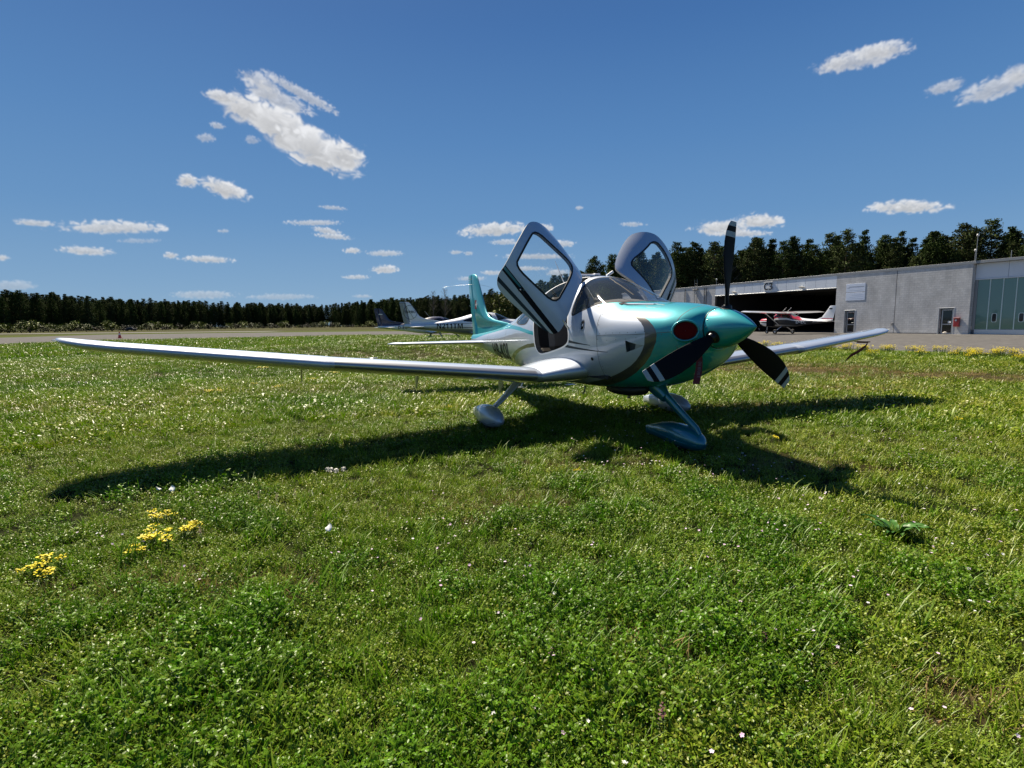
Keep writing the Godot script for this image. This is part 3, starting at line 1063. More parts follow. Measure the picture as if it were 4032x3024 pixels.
# ---------------------------------------------------------------- fuselage surface
# each row: distance behind the spinner tip, top, bottom, half width, height of the widest line, roundness above, below
const CIRRUS := [[0.45, 1.495, 1.11, 0.195, 1.31, 2.0, 2.0], [0.50, 1.51, 1.02, 0.31, 1.30, 2.0, 2.0], [0.58, 1.53, 0.95, 0.40, 1.295, 2.0, 2.1], [0.70, 1.555, 0.885, 0.465, 1.29, 2.1, 2.2], [0.90, 1.585, 0.80, 0.525, 1.28, 2.2, 2.3], [1.2, 1.615, 0.715, 0.575, 1.27, 2.3, 2.4], [1.42, 1.635, 0.68, 0.60, 1.27, 2.35, 2.5], [1.60, 1.715, 0.66, 0.612, 1.265, 2.2, 2.5], [1.80, 1.815, 0.645, 0.625, 1.26, 2.1, 2.5], [2.0, 1.91, 0.635, 0.632, 1.255, 2.05, 2.5], [2.25, 1.995, 0.625, 0.638, 1.25, 2.0, 2.5], [2.6, 2.05, 0.62, 0.64, 1.25, 2.0, 2.5], [3.0, 2.065, 0.62, 0.64, 1.25, 2.0, 2.5], [3.4, 2.04, 0.62, 0.63, 1.25, 2.0, 2.5], [3.9, 1.93, 0.64, 0.575, 1.25, 2.0, 2.4], [4.5, 1.76, 0.695, 0.475, 1.25, 2.0, 2.3], [5.2, 1.605, 0.79, 0.36, 1.24, 2.0, 2.2], [6.0, 1.49, 0.905, 0.26, 1.235, 2.0, 2.2], [6.8, 1.43, 1.01, 0.18, 1.235, 2.0, 2.1], [7.5, 1.395, 1.095, 0.12, 1.24, 2.0, 2.0], [7.95, 1.38, 1.14, 0.06, 1.255, 2.0, 2.0]]
const HIGH_WING := [[0.32, 1.42, 1.05, 0.22, 1.25, 2.4, 2.4], [0.42, 1.53, 0.92, 0.38, 1.22, 2.5, 2.6], [0.9, 1.58, 0.76, 0.50, 1.18, 2.6, 2.8], [1.5, 1.62, 0.70, 0.54, 1.15, 2.8, 3.0], [1.8, 1.72, 0.68, 0.55, 1.15, 2.8, 3.0], [2.3, 2.05, 0.68, 0.55, 1.15, 3.0, 3.0], [2.6, 2.12, 0.68, 0.55, 1.15, 3.2, 3.0], [3.6, 2.10, 0.70, 0.53, 1.15, 3.0, 3.0], [4.3, 1.82, 0.76, 0.44, 1.15, 2.6, 2.8], [5.0, 1.56, 0.86, 0.34, 1.16, 2.4, 2.6], [6.5, 1.42, 1.02, 0.20, 1.20, 2.2, 2.3], [7.95, 1.36, 1.13, 0.06, 1.25, 2.0, 2.0]]
var tab := PackedFloat32Array()
var tab_s0 := 0.45

func use_profile(st: Array) -> void:
	tab = PackedFloat32Array()
	tab_s0 = st[0][0]
	var s1: float = st[st.size() - 1][0]
	var k := 0
	for q in int((s1 - tab_s0) / 0.005) + 2:
		var s := minf(tab_s0 + q * 0.005, s1)
		while k < st.size() - 2 and s > st[k + 1][0]:
			k += 1
		var h: float = st[k + 1][0] - st[k][0]
		var u: float = (s - st[k][0]) / h
		for j in range(1, 7):
			var d: float = (st[k + 1][j] - st[k][j]) / h
			var m0 := d
			var m1 := d
			if k > 0:
				var e: float = (st[k][j] - st[k - 1][j]) / (st[k][0] - st[k - 1][0])
				m0 = 2.0 * d * e / (d + e) if d * e > 1e-9 else 0.0
			if k < st.size() - 2:
				var e: float = (st[k + 2][j] - st[k + 1][j]) / (st[k + 2][0] - st[k + 1][0])
				m1 = 2.0 * d * e / (d + e) if d * e > 1e-9 else 0.0
			tab.append((2 * u * u * u - 3 * u * u + 1) * st[k][j] + (u * u * u - 2 * u * u + u) * h * m0 + (-2 * u * u * u + 3 * u * u) * st[k + 1][j] + (u * u * u - u * u) * h * m1)

func S(s: float, t: float, side: float) -> Vector3:
	if t > 1.0:
		t = 2.0 - t
		side = -side
	elif t < 0.0:
		t = -t
		side = -side
	var f := (s - tab_s0) / 0.005
	var i := clampi(int(f), 0, tab.size() / 6 - 2)
	var u := clampf(f - i, 0.0, 1.0)
	var a := i * 6
	var th := (t - 0.5) * PI
	var c := maxf(cos(th), 0.0)
	var n := sin(th)
	var w := lerpf(tab[a + 2], tab[a + 8], u)
	var yc := lerpf(tab[a + 3], tab[a + 9], u)
	if n >= 0.0:
		var e := 2.0 / lerpf(tab[a + 4], tab[a + 10], u)
		return Vector3(-s, yc + (lerpf(tab[a], tab[a + 6], u) - yc) * pow(n, e), side * w * pow(c, e))
	var e2 := 2.0 / lerpf(tab[a + 5], tab[a + 11], u)
	return Vector3(-s, yc - (yc - lerpf(tab[a + 1], tab[a + 7], u)) * pow(-n, e2), side * w * pow(c, e2))

func SN(s: float, t: float, side: float) -> Vector3:
	var a := S(s + 0.01, t, side) - S(s - 0.01, t, side)
	var b := S(s, t + 0.008, side) - S(s, t - 0.008, side)
	var n := a.cross(b).normalized()
	var p := S(s, t, side)
	if n.dot(Vector3(0, p.y - 1.25, p.z)) < 0.0:
		n = -n
	return n

func t_of(s: float, y: float) -> float:
	var a := 0.0
	var b := 1.0
	for k in 22:
		var m := (a + b) * 0.5
		if S(s, m, 1.0).y < y:
			a = m
		else:
			b = m
	return (a + b) * 0.5

func poly2(a: Array) -> PackedVector2Array:
	var p := PackedVector2Array()
	for q in a:
		p.append(Vector2(q[0], q[1]))
	return p

func rounded(a: PackedVector2Array, times := 2) -> PackedVector2Array:
	for k in times:
		var o := PackedVector2Array()
		for i in a.size():
			var p := a[i]
			var q := a[(i + 1) % a.size()]
			o.append(p.lerp(q, 0.25))
			o.append(p.lerp(q, 0.75))
		a = o
	return a

func dense(a: PackedVector2Array, closed: bool, step := 0.035) -> PackedVector2Array:
	var o := PackedVector2Array()
	var n := a.size()
	for i in (n if closed else n - 1):
		var p := a[i]
		var q := a[(i + 1) % n]
		var k := maxi(1, int(Vector2(p.x - q.x, (p.y - q.y) * 2.0).length() / step))
		for j in k:
			o.append(p.lerp(q, float(j) / k))
	if not closed:
		o.append(a[n - 1])
	return o

func bounds(p: PackedVector2Array) -> Rect2:
	var r := Rect2(p[0], Vector2.ZERO)
	for q in p:
		r = r.expand(q)
	return r

func emit(pc: PackedVector2Array, mb: MB, off: float, side: float, flip: float) -> void:
	var k := []
	for q in pc:
		var n := SN(q.x, q.y, side)
		k.append(mb.vert(S(q.x, q.y, side) + n * off, n * flip))
	if pc.size() == 3:
		mb.tri(k[0], k[1], k[2])
		return
	var t := Geometry2D.triangulate_polygon(pc)
	for i in range(0, t.size(), 3):
		mb.tri(k[t[i]], k[t[i + 1]], k[t[i + 2]])

# the skin between stations s0..s1, split where the regions' outlines run; a region without a builder is a hole
func skin(side: float, s0: float, s1: float, ns: int, t0: float, t1: float, nt: int, domain: PackedVector2Array, regions: Array, base: MB, off := 0.0, flip := 1.0) -> void:
	var boxes := []
	for r in regions:
		boxes.append(bounds(r[0]))
	var dbox := bounds(domain) if domain.size() else Rect2()
	for i in ns:
		for j in nt:
			var a := Vector2(lerpf(s0, s1, float(i) / ns), lerpf(t0, t1, float(j) / nt))
			var b := Vector2(lerpf(s0, s1, float(i + 1) / ns), lerpf(t0, t1, float(j + 1) / nt))
			var cell := Rect2(a, b - a)
			var pieces := [PackedVector2Array([a, Vector2(b.x, a.y), b, Vector2(a.x, b.y)])]
			if domain.size():
				if not dbox.intersects(cell):
					continue
				pieces = Geometry2D.intersect_polygons(pieces[0], domain)
			for r in regions.size():
				if not boxes[r].intersects(cell):
					continue
				var rest := []
				for pc in pieces:
					var ins := Geometry2D.intersect_polygons(pc, regions[r][0])
					if ins.is_empty():
						rest.append(pc)
						continue
					if regions[r][1] != null:
						for q in ins:
							emit(q, regions[r][1], off, side, flip)
					rest.append_array(Geometry2D.clip_polygons(pc, regions[r][0]))
				pieces = rest
			if base != null:
				for pc in pieces:
					emit(pc, base, off, side, flip)

func ribbon(mb: MB, path: PackedVector2Array, width: float, lift: float, side: float, closed := false, s2 := 0.0) -> void:
	var n := path.size()
	var ka := []
	for i in n:
		var q := path[i]
		var p := S(q.x, q.y, side)
		var nm := SN(q.x, q.y, side)
		var qa := path[(i - 1 + n) % n] if closed else path[maxi(i - 1, 0)]
		var qb := path[(i + 1) % n] if closed else path[mini(i + 1, n - 1)]
		var d := (S(qb.x, qb.y, side) - S(qa.x, qa.y, side)).normalized()
		var b := nm.cross(d).normalized()
		ka.append([mb.vert(p + b * width * 0.5 + nm * s2, nm), mb.vert(p + b * width * 0.42 + nm * lift, nm), mb.vert(p - b * width * 0.42 + nm * lift, nm), mb.vert(p - b * width * 0.5 + nm * s2, nm)])
	for i in (n if closed else n - 1):
		var x: Array = ka[i]
		var y: Array = ka[(i + 1) % n]
		for k in 3:
			mb.quad(x[k], x[k + 1], y[k + 1], y[k])

func rim(mb: MB, path: PackedVector2Array, off0: float, off1: float, side: float) -> void:
	var n := path.size()
	var cen := Vector3.ZERO
	for q in path:
		cen += S(q.x, q.y, side)
	cen /= n
	for i in n:
		var q := path[i]
		var r := path[(i + 1) % n]
		var p0 := S(q.x, q.y, side)
		var p1 := S(r.x, r.y, side)
		var n0 := SN(q.x, q.y, side)
		var n1 := SN(r.x, r.y, side)
		mb.flat([p0 + n0 * off0, p1 + n1 * off0, p1 + n1 * off1, p0 + n0 * off1], p0 - cen)

func dot_on(mb: MB, s: float, t: float, side: float, rx: float, ry: float, lift: float) -> void:
	var p := S(s, t, side)
	var n := SN(s, t, side)
	var a := (S(s + 0.02, t, side) - S(s - 0.02, t, side)).normalized()
	var b := n.cross(a)
	var pts := []
	for k in 12:
		var w := TAU * k / 12.0
		pts.append(p + n * lift + a * cos(w) * rx + b * sin(w) * ry)
	mb.flat(pts, n)

func wrap_text(s: String, size: float, s_left: float, y: float, side: float, bold := true, squeeze := 1.0) -> ArrayMesh:
	var tm := text_mesh(s, size, 0.0, bold)
	var src := tm.get_mesh_arrays()
	var vs: PackedVector3Array = src[Mesh.ARRAY_VERTEX]
	var box := AABB(vs[0], Vector3.ZERO)
	for p in vs:
		box = box.expand(p)
	var mb := MB.new()
	var ids: PackedInt32Array = src[Mesh.ARRAY_INDEX]
	# split each letter into strips that follow the curved skin
	var rows := 9
	for k in range(0, ids.size(), 3):
		var tri := PackedVector2Array([Vector2(vs[ids[k]].x, vs[ids[k]].y), Vector2(vs[ids[k + 1]].x, vs[ids[k + 1]].y), Vector2(vs[ids[k + 2]].x, vs[ids[k + 2]].y)])
		for q in rows:
			var y0 := box.position.y + box.size.y * q / rows
			var y1 := box.position.y + box.size.y * (q + 1) / rows
			var band := PackedVector2Array([Vector2(-99, y0), Vector2(99, y0), Vector2(99, y1), Vector2(-99, y1)])
			for pc in Geometry2D.intersect_polygons(tri, band):
				var ks := []
				for p in pc:
					var st: float = s_left - side * (p.x - box.position.x) * squeeze
					var t := t_of(st, y + (p.y - box.position.y - box.size.y * 0.5))
					var n := SN(st, t, side)
					ks.append(mb.vert(S(st, t, side) + n * 0.004, n))
				for j in range(1, ks.size() - 1):
					mb.tri(ks[0], ks[j], ks[j + 1])
	return mb.mesh()


# ---------------------------------------------------------------- wings, tail, wheels, propeller
func foil_row(le: Vector3, back: Vector3, up: Vector3, chord: float, th: float, x0: float, x1: float, n: int) -> PackedVector3Array:
	var line := PackedVector3Array()
	for k in n * 2 + 1:
		var f := (float(k) - n) / n
		var x := x0 + (x1 - x0) * (1.0 - cos(absf(f) * PI * 0.5)) if x0 < 0.01 else x0 + (x1 - x0) * absf(f)
		var yt := 5.0 * th * (0.2969 * sqrt(x) - 0.1260 * x - 0.3516 * x * x + 0.2843 * x * x * x - 0.1036 * x * x * x * x)
		line.append(le + back * chord * x + up * (yt * (1.12 if f > 0.0 else -0.88)))
	return line

func loft_foil(mb: MB, rows: Array) -> void:
	mb.grid(rows, false)
	# trailing face and end faces
	for i in rows.size() - 1:
		var a: PackedVector3Array = rows[i]
		var b: PackedVector3Array = rows[i + 1]
		mb.flat([a[0], a[a.size() - 1], b[b.size() - 1], b[0]], a[0] - a[a.size() / 2])
	for i in [0, rows.size() - 1]:
		var r: PackedVector3Array = rows[i]
		var o: PackedVector3Array = rows[1 if i == 0 else rows.size() - 2]
		var h := r.size() / 2
		for k in h:
			mb.flat([r[h - k], r[h + k], r[h + k + 1], r[h - k - 1]], r[0] - o[0])

const WING := [[0.45, 1.97, 2.10, 0.31, 0.875], [0.62, 2.00, 2.00, 0.30, 0.865], [0.75, 2.06, 1.84, 0.275, 0.85], [0.88, 2.15, 1.66, 0.24, 0.825], [1.0, 2.23, 1.53, 0.205, 0.803], [3.38, 2.37, 1.17, 0.165, 1.018], [3.40, 2.30, 1.24, 0.172, 1.02], [5.3, 2.45, 0.87, 0.115, 1.232], [5.52, 2.485, 0.80, 0.105, 1.262], [5.64, 2.53, 0.70, 0.09, 1.284], [5.735, 2.61, 0.54, 0.068, 1.302], [5.785, 2.71, 0.36, 0.042, 1.316], [5.81, 2.84, 0.16, 0.015, 1.322]]

func wsec(z: float) -> Array:
	var k := 0
	while k < WING.size() - 2 and z > WING[k + 1][0]:
		k += 1
	var u := clampf((z - WING[k][0]) / (WING[k + 1][0] - WING[k][0]), 0.0, 1.0)
	var o := [z]
	for j in range(1, 5):
		o.append(lerpf(WING[k][j], WING[k + 1][j], u))
	return o

func wrow(z: float, side: float, x0: float, x1: float, n: int, grow := 0.0) -> PackedVector3Array:
	var w := wsec(z)
	var back := Vector3(-1, -0.035, 0).normalized()
	return foil_row(Vector3(-w[1] + grow, w[4] - w[3] * 0.03, side * z), back, Vector3.UP, w[2], w[3] + grow * 2.0, x0, x1, n)

func span(side: float, zs: Array, x0: float, x1: float, n: int, grow := 0.0) -> Array:
	var rows := []
	for z in zs:
		rows.append(wrow(z, side, x0, x1, n, grow))
	return rows

func pant(mb: MB, secs: Array, z: float) -> void:
	var rows := []
	for q in secs:
		var line := PackedVector3Array()
		for k in 20:
			var t := TAU * k / 20.0
			line.append(Vector3(q[0], q[1] + sin(t) * q[2] * (1.0 if sin(t) > 0.0 else 0.95), z + signf(cos(t)) * pow(absf(cos(t)), 0.9) * q[3]))
		rows.append(line)
	mb.grid(rows, true, true)

func oval_leg(mb: MB, pts: Array, wide: Array, thick: Array, chord_dir: Vector3) -> void:
	var rows := []
	for i in pts.size():
		var d: Vector3 = (pts[mini(i + 1, pts.size() - 1)] - pts[maxi(i - 1, 0)]).normalized()
		var c := (chord_dir - d * chord_dir.dot(d)).normalized()
		var e := d.cross(c).normalized()
		var line := PackedVector3Array()
		for k in 16:
			var t := TAU * k / 16.0
			line.append(pts[i] + c * cos(t) * wide[i] + e * sin(t) * thick[i])
		rows.append(line)
	mb.grid(rows, true, true)

const BLADE := [[0.12, 0.075, 0.060, 52.0, 0.0], [0.17, 0.080, 0.052, 48.0, 0.0], [0.23, 0.098, 0.036, 43.0, 0.0], [0.32, 0.135, 0.026, 36.0, 0.004], [0.44, 0.172, 0.020, 29.0, 0.008], [0.56, 0.196, 0.016, 24.0, 0.008], [0.68, 0.202, 0.013, 20.5, 0.004], [0.78, 0.192, 0.011, 18.0, -0.004], [0.835, 0.180, 0.010, 17.0, -0.012], [0.885, 0.163, 0.009, 16.0, -0.020], [0.935, 0.136, 0.008, 15.2, -0.034], [0.965, 0.112, 0.007, 14.8, -0.046], [0.98, 0.092, 0.006, 14.5, -0.054]]

func blade_piece(mb: MB, hub: Vector3, ang: float, r0: float, r1: float) -> void:
	var radial := Vector3(0, cos(ang), sin(ang))
	var tang := Vector3(0, -sin(ang), cos(ang))
	var rs := [r0]
	for b in BLADE:
		if b[0] > r0 + 0.004 and b[0] < r1 - 0.004:
			rs.append(b[0])
	rs.append(r1)
	var rows := []
	for r in rs:
		var k := 0
		while k < BLADE.size() - 2 and r > BLADE[k + 1][0]:
			k += 1
		var u := clampf((r - BLADE[k][0]) / (BLADE[k + 1][0] - BLADE[k][0]), 0.0, 1.0)
		var ch: float = lerpf(BLADE[k][1], BLADE[k + 1][1], u)
		var th: float = lerpf(BLADE[k][2], BLADE[k + 1][2], u)
		var be: float = lerpf(BLADE[k][3], BLADE[k + 1][3], u) * DEG
		var sw: float = lerpf(BLADE[k][4], BLADE[k + 1][4], u)
		var cd := tang * cos(be) + Vector3(1, 0, 0) * sin(be)
		var nd := tang * -sin(be) + Vector3(1, 0, 0) * cos(be)
		var line := PackedVector3Array()
		for j in 22:
			var t := TAU * j / 22.0
			line.append(hub + radial * r + cd * (cos(t) * ch * 0.5 + sw) + nd * sin(t) * th * 0.5 * (1.0 - 0.25 * cos(t + PI)))
		rows.append(line)
	mb.grid(rows, true, true)

func propeller(o: Node3D, y: float, phi: float, sp: Material, n := 3) -> void:
	var hub := Vector3(-0.36, y, 0)
	var mb := MB.new()
	var prof := []
	for k in 25:
		var u := k / 24.0
		prof.append([0.455 * u, 0.192 * pow(sin(u * PI * 0.5), 0.86) if u < 1.0 else 0.192])
	prof.append([0.462, 0.190])
	mb.lathe(prof, Vector3(0, y, 0), Vector3(-1, 0, 0), 56)
	var s := part("spinner", mb, sp, o)
	var bp := MB.new()
	bp.lathe([[0.435, 0.05], [0.436, 0.1935], [0.446, 0.196], [0.458, 0.1935], [0.459, 0.0]], Vector3(0, y, 0), Vector3(-1, 0, 0), 48)
	part("back_plate", bp, mat(Color(0.02, 0.05, 0.055), 0.4, 0.6), s)
	for k in 18:
		var a := TAU * (k + 0.3) / 18.0
		var sc := MB.new()
		var d := Vector3(0, cos(a), sin(a))
		sc.lathe([[0.0, 0.006], [0.004, 0.005], [0.0045, 0.0]], Vector3(-0.41, y, 0) + d * 0.1885, d, 8)
		part("screw", sc, M.steel, s)
	for k in n:
		var a := (phi + 360.0 / n * k) * DEG
		var d := Vector3(0, cos(a), sin(a))
		var bb := MB.new()
		blade_piece(bb, hub, a, 0.12, 0.835)
		blade_piece(bb, hub, a, 0.885, 0.935)
		var bl := part("blade", bb, M.prop, o)
		for q in [[0.835, 0.885], [0.935, 0.98]]:
			var tb := MB.new()
			blade_piece(tb, hub, a, q[0], q[1])
			part("tip_stripe", tb, M.stripe, bl)
		# dark cut-out of the spinner round the blade's root
		var cu := MB.new()
		var tang := Vector3(0, -sin(a), cos(a))
		var rows := []
		for w in [[0.066, 0.0035], [0.0, 0.0045]]:
			var line := PackedVector3Array()
			for j in 28:
				var t := TAU * j / 28.0
				var x: float = -0.355 + cos(t) * w[0] * 1.05
				var z: float = sin(t) * w[0]
				var u := clampf(-x / 0.455, 0.0, 1.0)
				var rr := 0.192 * pow(sin(u * PI * 0.5), 0.86)
				line.append(Vector3(x, y, 0) + d * (sqrt(maxf(rr * rr - z * z, 0.0)) + w[1]) + tang * z)
			rows.append(line)
		cu.grid(rows, true, false, d)
		part("blade_opening", cu, M.black, s)
		var bo := MB.new()
		bo.lathe([[0.15, 0.048], [0.205, 0.044], [0.21, 0.030]], hub, d, 18)
		part("blade_clamp", bo, mat(Color(0.012, 0.012, 0.014), 0.35, 0.5), bl)

func wheel(o: Node3D, at: Vector3, r: float, w: float) -> void:
	var mb := MB.new()
	var prof := []
	for k in 13:
		var t := PI * k / 12.0
		prof.append([-cos(t) * w, r - w * 0.75 + sin(t) * w * 0.75])
	prof.insert(0, [-w * 0.7, r * 0.45])
	prof.append([w * 0.7, r * 0.45])
	mb.lathe(prof, at, Vector3(0, 0, 1), 28)
	var t := part("tyre", mb, M.rubber, o)
	var hb := MB.new()
	hb.lathe([[-w * 0.6, 0.0], [-w * 0.6, r * 0.46], [w * 0.6, r * 0.46], [w * 0.6, 0.0]], at, Vector3(0, 0, 1), 18)
	part("hub", hb, M.lamp_white, t)

func cirrus_rest(o: Node3D, P: Dictionary) -> void:
	for side in [1.0, -1.0]:
		var mb := MB.new()
		loft_foil(mb, span(side, [0.45, 0.53, 0.62, 0.68, 0.75, 0.81, 0.88, 0.94, 1.0], 0.0, 1.0, 16))
		loft_foil(mb, span(side, [1.0, 1.5, 2.0, 2.5, 3.0, 3.38, 3.40, 3.9, 4.5, 5.0, 5.3], 0.0, 0.76, 16))
		loft_foil(mb, span(side, [5.3, 5.4, 5.52, 5.58, 5.64, 5.69, 5.735, 5.76, 5.785, 5.80, 5.81], 0.0, 1.0, 16))
		var wg := part("wing", mb, P.wing, o)
		for q in [["flap", 1.015, 3.37, 0.768], ["aileron", 3.43, 5.28, 0.768]]:
			var fb := MB.new()
			loft_foil(fb, span(side, [q[1], (q[1] + q[2]) * 0.5, q[2]], q[3], 1.0, 4))
			part(q[0], fb, P.wing, o)
		var nl := MB.new()
		nl.lathe([[0.0, 0.0], [0.008, 0.010], [0.04, 0.014], [0.09, 0.010], [0.10, 0.0]], Vector3(-2.585, 1.306, side * 5.745), Vector3(-1, 0, side * 0.55).normalized(), 10)
		part("position_light", nl, M.lens, wg)
		if P.detail:
			var db := MB.new()
			db.grid(span(side, [1.06, 1.5, 2.0, 2.5, 3.0, 3.34], 0.0, 0.045, 6, 0.0022), false)
			part("deice_panel", db, M.deice, wg)
			var d2 := MB.new()
			d2.grid(span(side, [3.43, 3.9, 4.5, 5.0, 5.22], 0.0, 0.04, 6, 0.002), false)
			part("deice_panel", d2, M.pearl, wg)
			for z in [[1.06, 0.25, 0.32], [2.26, 0.225, 0.24], [3.66, 0.20, 0.06]]:
				var w := wsec(z[0])
				var xb: float = -w[1] - w[2] * 0.80
				var yb: float = w[4] - w[2] * 0.80 * 0.035 - 0.03
				var hb := MB.new()
				var rows := []
				for k in [[0.0, 1.0, 0.014], [0.35, 0.82, 0.013], [0.75, 0.42, 0.010], [1.0, 0.20, 0.006]]:
					var line := PackedVector3Array()
					var len: float = 0.26 * k[1]
					for j in 12:
						var t := TAU * j / 12.0
						line.append(Vector3(xb - 0.02 - k[0] * 0.07 + cos(t) * len * 0.5, yb - k[0] * z[1], side * z[0] + sin(t) * k[2]))
					rows.append(line)
				hb.grid(rows, true, true)
				part("flap_hinge", hb, M.silver, wg)
			var fc := MB.new()
			fc.lathe([[0.0, 0.05], [0.006, 0.048], [0.007, 0.0]], Vector3(-2.72, wsec(2.9)[4] + 0.085, side * 2.9), Vector3.UP, 16)
			part("fuel_cap", fc, M.steel, wg)
			for z in [4.1, 4.8, 5.4]:
				var w := wsec(z)
				var wk := MB.new()
				var te := Vector3(-w[1] - w[2], w[4] - w[2] * 0.035, side * z)
				wk.tube([te, te + Vector3(-0.16, 0.01, 0)], 0.0025, 4)
				part("static_wick", wk, M.black, wg)
		# tailplane
		var hs := []
		var el := []
		for q in [[0.02, 6.66, 1.10, 0.11], [0.16, 6.73, 1.00, 0.09], [1.0, 6.93, 0.83, 0.075], [1.74, 7.10, 0.68, 0.06]]:
			var le := Vector3(-q[1], 1.205, side * q[0])
			hs.append(foil_row(le, Vector3(-1, 0, 0), Vector3.UP, q[2], q[3], 0.0, 0.60, 10))
			if q[0] > 0.1:
				el.append(foil_row(le, Vector3(-1, 0, 0), Vector3.UP, q[2], q[3], 0.61, 1.0, 4))
		var tp := MB.new()
		loft_foil(tp, hs)
		var tips := []
		for q in [[1.745, 7.10, 0.68, 0.06], [1.86, 7.13, 0.66, 0.06], [1.92, 7.19, 0.55, 0.045], [1.96, 7.30, 0.36, 0.03], [1.975, 7.42, 0.18, 0.01]]:
			tips.append(foil_row(Vector3(-q[1], 1.205, side * q[0]), Vector3(-1, 0, 0), Vector3.UP, q[2], q[3], 0.0, 1.0, 10))
		loft_foil(tp, tips)
		part("tailplane", tp, P.wing, o)
		var eb := MB.new()
		loft_foil(eb, el)
		part("elevator", eb, P.wing, o)
		# main wheels
		var lg := MB.new()
		oval_leg(lg, [Vector3(-3.06, 0.80, side * 0.86), Vector3(-3.05, 0.68, side * 0.98), Vector3(-3.02, 0.50, side * 1.18), Vector3(-3.0, 0.34, side * 1.38)], [0.16, 0.115, 0.085, 0.07], [0.05, 0.034, 0.027, 0.025], Vector3(1, 0, 0))
		part("main_leg", lg, P.pant, o)
		var pb := MB.new()
		pant(pb, [[-2.52, 0.24, 0.006, 0.006], [-2.55, 0.245, 0.050, 0.048], [-2.62, 0.255, 0.09, 0.082], [-2.75, 0.262, 0.130, 0.115], [-2.92, 0.268, 0.146, 0.128], [-3.10, 0.272, 0.138, 0.120], [-3.30, 0.272, 0.108, 0.088], [-3.48, 0.265, 0.075, 0.05], [-3.60, 0.258, 0.05, 0.012]], side * 1.43)
		var pn := part("wheel_fairing", pb, P.pant, o)
		if P.detail:
			var sm := MB.new()
			sm.tube([Vector3(-2.58, 0.225, side * 1.495), Vector3(-2.75, 0.19, side * 1.53), Vector3(-2.95, 0.19, side * 1.54), Vector3(-3.2, 0.20, side * 1.518)], 0.004, 5)
			part("fairing_seam", sm, M.line, pn)
		wheel(o, Vector3(-2.94, 0.24, side * 1.43), 0.165, 0.07)
	# fin and rudder
	var fr := []
	var rr := []
	for q in [[1.22, 6.35, 0.10], [1.50, 5.62, 0.05], [1.56, 5.82, 0.055], [1.60, 6.12, 0.07], [1.65, 6.50, 0.085], [1.72, 6.80, 0.095], [1.84, 7.03, 0.10], [2.0, 7.15, 0.10], [2.3, 7.35, 0.092], [2.56, 7.53, 0.08], [2.63, 7.59, 0.072], [2.68, 7.68, 0.055], [2.705, 7.82, 0.03]]:
		var te: float = 7.93 + (q[0] - 1.2) * 0.205
		var hinge: float = te - 0.37
		var le := Vector3(-q[1], q[0], 0)
		var ch: float = te - q[1]
		fr.append(foil_row(le, Vector3(-1, 0, 0), Vector3(0, 0, 1), ch, q[2], 0.0, maxf(0.3, (hinge - q[1]) / ch), 12))
	for y in [1.13, 1.3, 1.6, 2.0, 2.3, 2.60]:
		var te: float = 7.93 + (y - 1.2) * 0.205
		rr.append(foil_row(Vector3(-(te - 1.0), y, 0), Vector3(-1, 0, 0), Vector3(0, 0, 1), 1.0, 0.085, 0.642, 1.0, 4))
	var cap := []
	for q in [[2.615, 0.0], [2.68, 0.04], [2.71, 0.16]]:
		var te: float = 7.93 + (q[0] - 1.2) * 0.205
		cap.append(foil_row(Vector3(-(te - 1.0), q[0], 0), Vector3(-1, 0, 0), Vector3(0, 0, 1), 1.0 - q[1] * 0.5, 0.08 - q[1] * 0.3, 0.635, 1.0, 4))
	var fm := MB.new()
	loft_foil(fm, fr)
	part("fin", fm, P.fin, o)
	var rm := MB.new()
	loft_foil(rm, rr)
	loft_foil(rm, cap)
	part("rudder", rm, P.rudder, o)
	# nose wheel
	var nl2 := MB.new()
	oval_leg(nl2, [Vector3(-1.43, 0.74, 0), Vector3(-1.33, 0.66, 0), Vector3(-1.22, 0.58, 0)], [0.13, 0.10, 0.06], [0.09, 0.075, 0.045], Vector3(1, 0, 0))
	oval_leg(nl2, [Vector3(-1.29, 0.66, 0), Vector3(-1.20, 0.585, 0), Vector3(-0.95, 0.43, 0), Vector3(-0.735, 0.30, 0), Vector3(-0.69, 0.25, 0)], [0.068, 0.052, 0.044, 0.041, 0.028], [0.036, 0.028, 0.025, 0.024, 0.02], Vector3(0.5, 1, 0))
	part("nose_leg", nl2, P.nose_pant, o)
	var np := MB.new()
	pant(np, [[-0.622, 0.165, 0.006, 0.006], [-0.635, 0.168, 0.045, 0.042], [-0.67, 0.174, 0.078, 0.072], [-0.74, 0.184, 0.108, 0.095], [-0.85, 0.196, 0.126, 0.112], [-0.98, 0.206, 0.130, 0.114], [-1.12, 0.212, 0.120, 0.10], [-1.28, 0.212, 0.096, 0.075], [-1.43, 0.204, 0.068, 0.045], [-1.57, 0.19, 0.045, 0.012]], 0.0)
	var nf := part("nose_fairing", np, P.nose_pant, o)
	if P.detail:
		var sm := MB.new()
		for sd in [1.0, -1.0]:
			sm.tube([Vector3(-0.66, 0.152, sd * 0.069), Vector3(-0.85, 0.16, sd * 0.110), Vector3(-1.0, 0.175, sd * 0.112), Vector3(-1.28, 0.195, sd * 0.0755), Vector3(-1.5, 0.20, sd * 0.03)], 0.0035, 5)
		part("fairing_seam", sm, M.teal_deep, nf)
		var bt := MB.new()
		bt.lathe([[0.0, 0.009], [0.006, 0.008], [0.007, 0.0]], Vector3(-0.93, 0.165, 0.112), Vector3(0, 0, 1), 10)
		bt.lathe([[0.0, 0.009], [0.006, 0.008], [0.007, 0.0]], Vector3(-0.775, 0.262, 0.058), Vector3(0.3, 0.5, 0.8).normalized(), 10)
		part("bolt", bt, M.steel, nf)
	wheel(o, Vector3(-0.92, 0.175, 0), 0.13, 0.055)
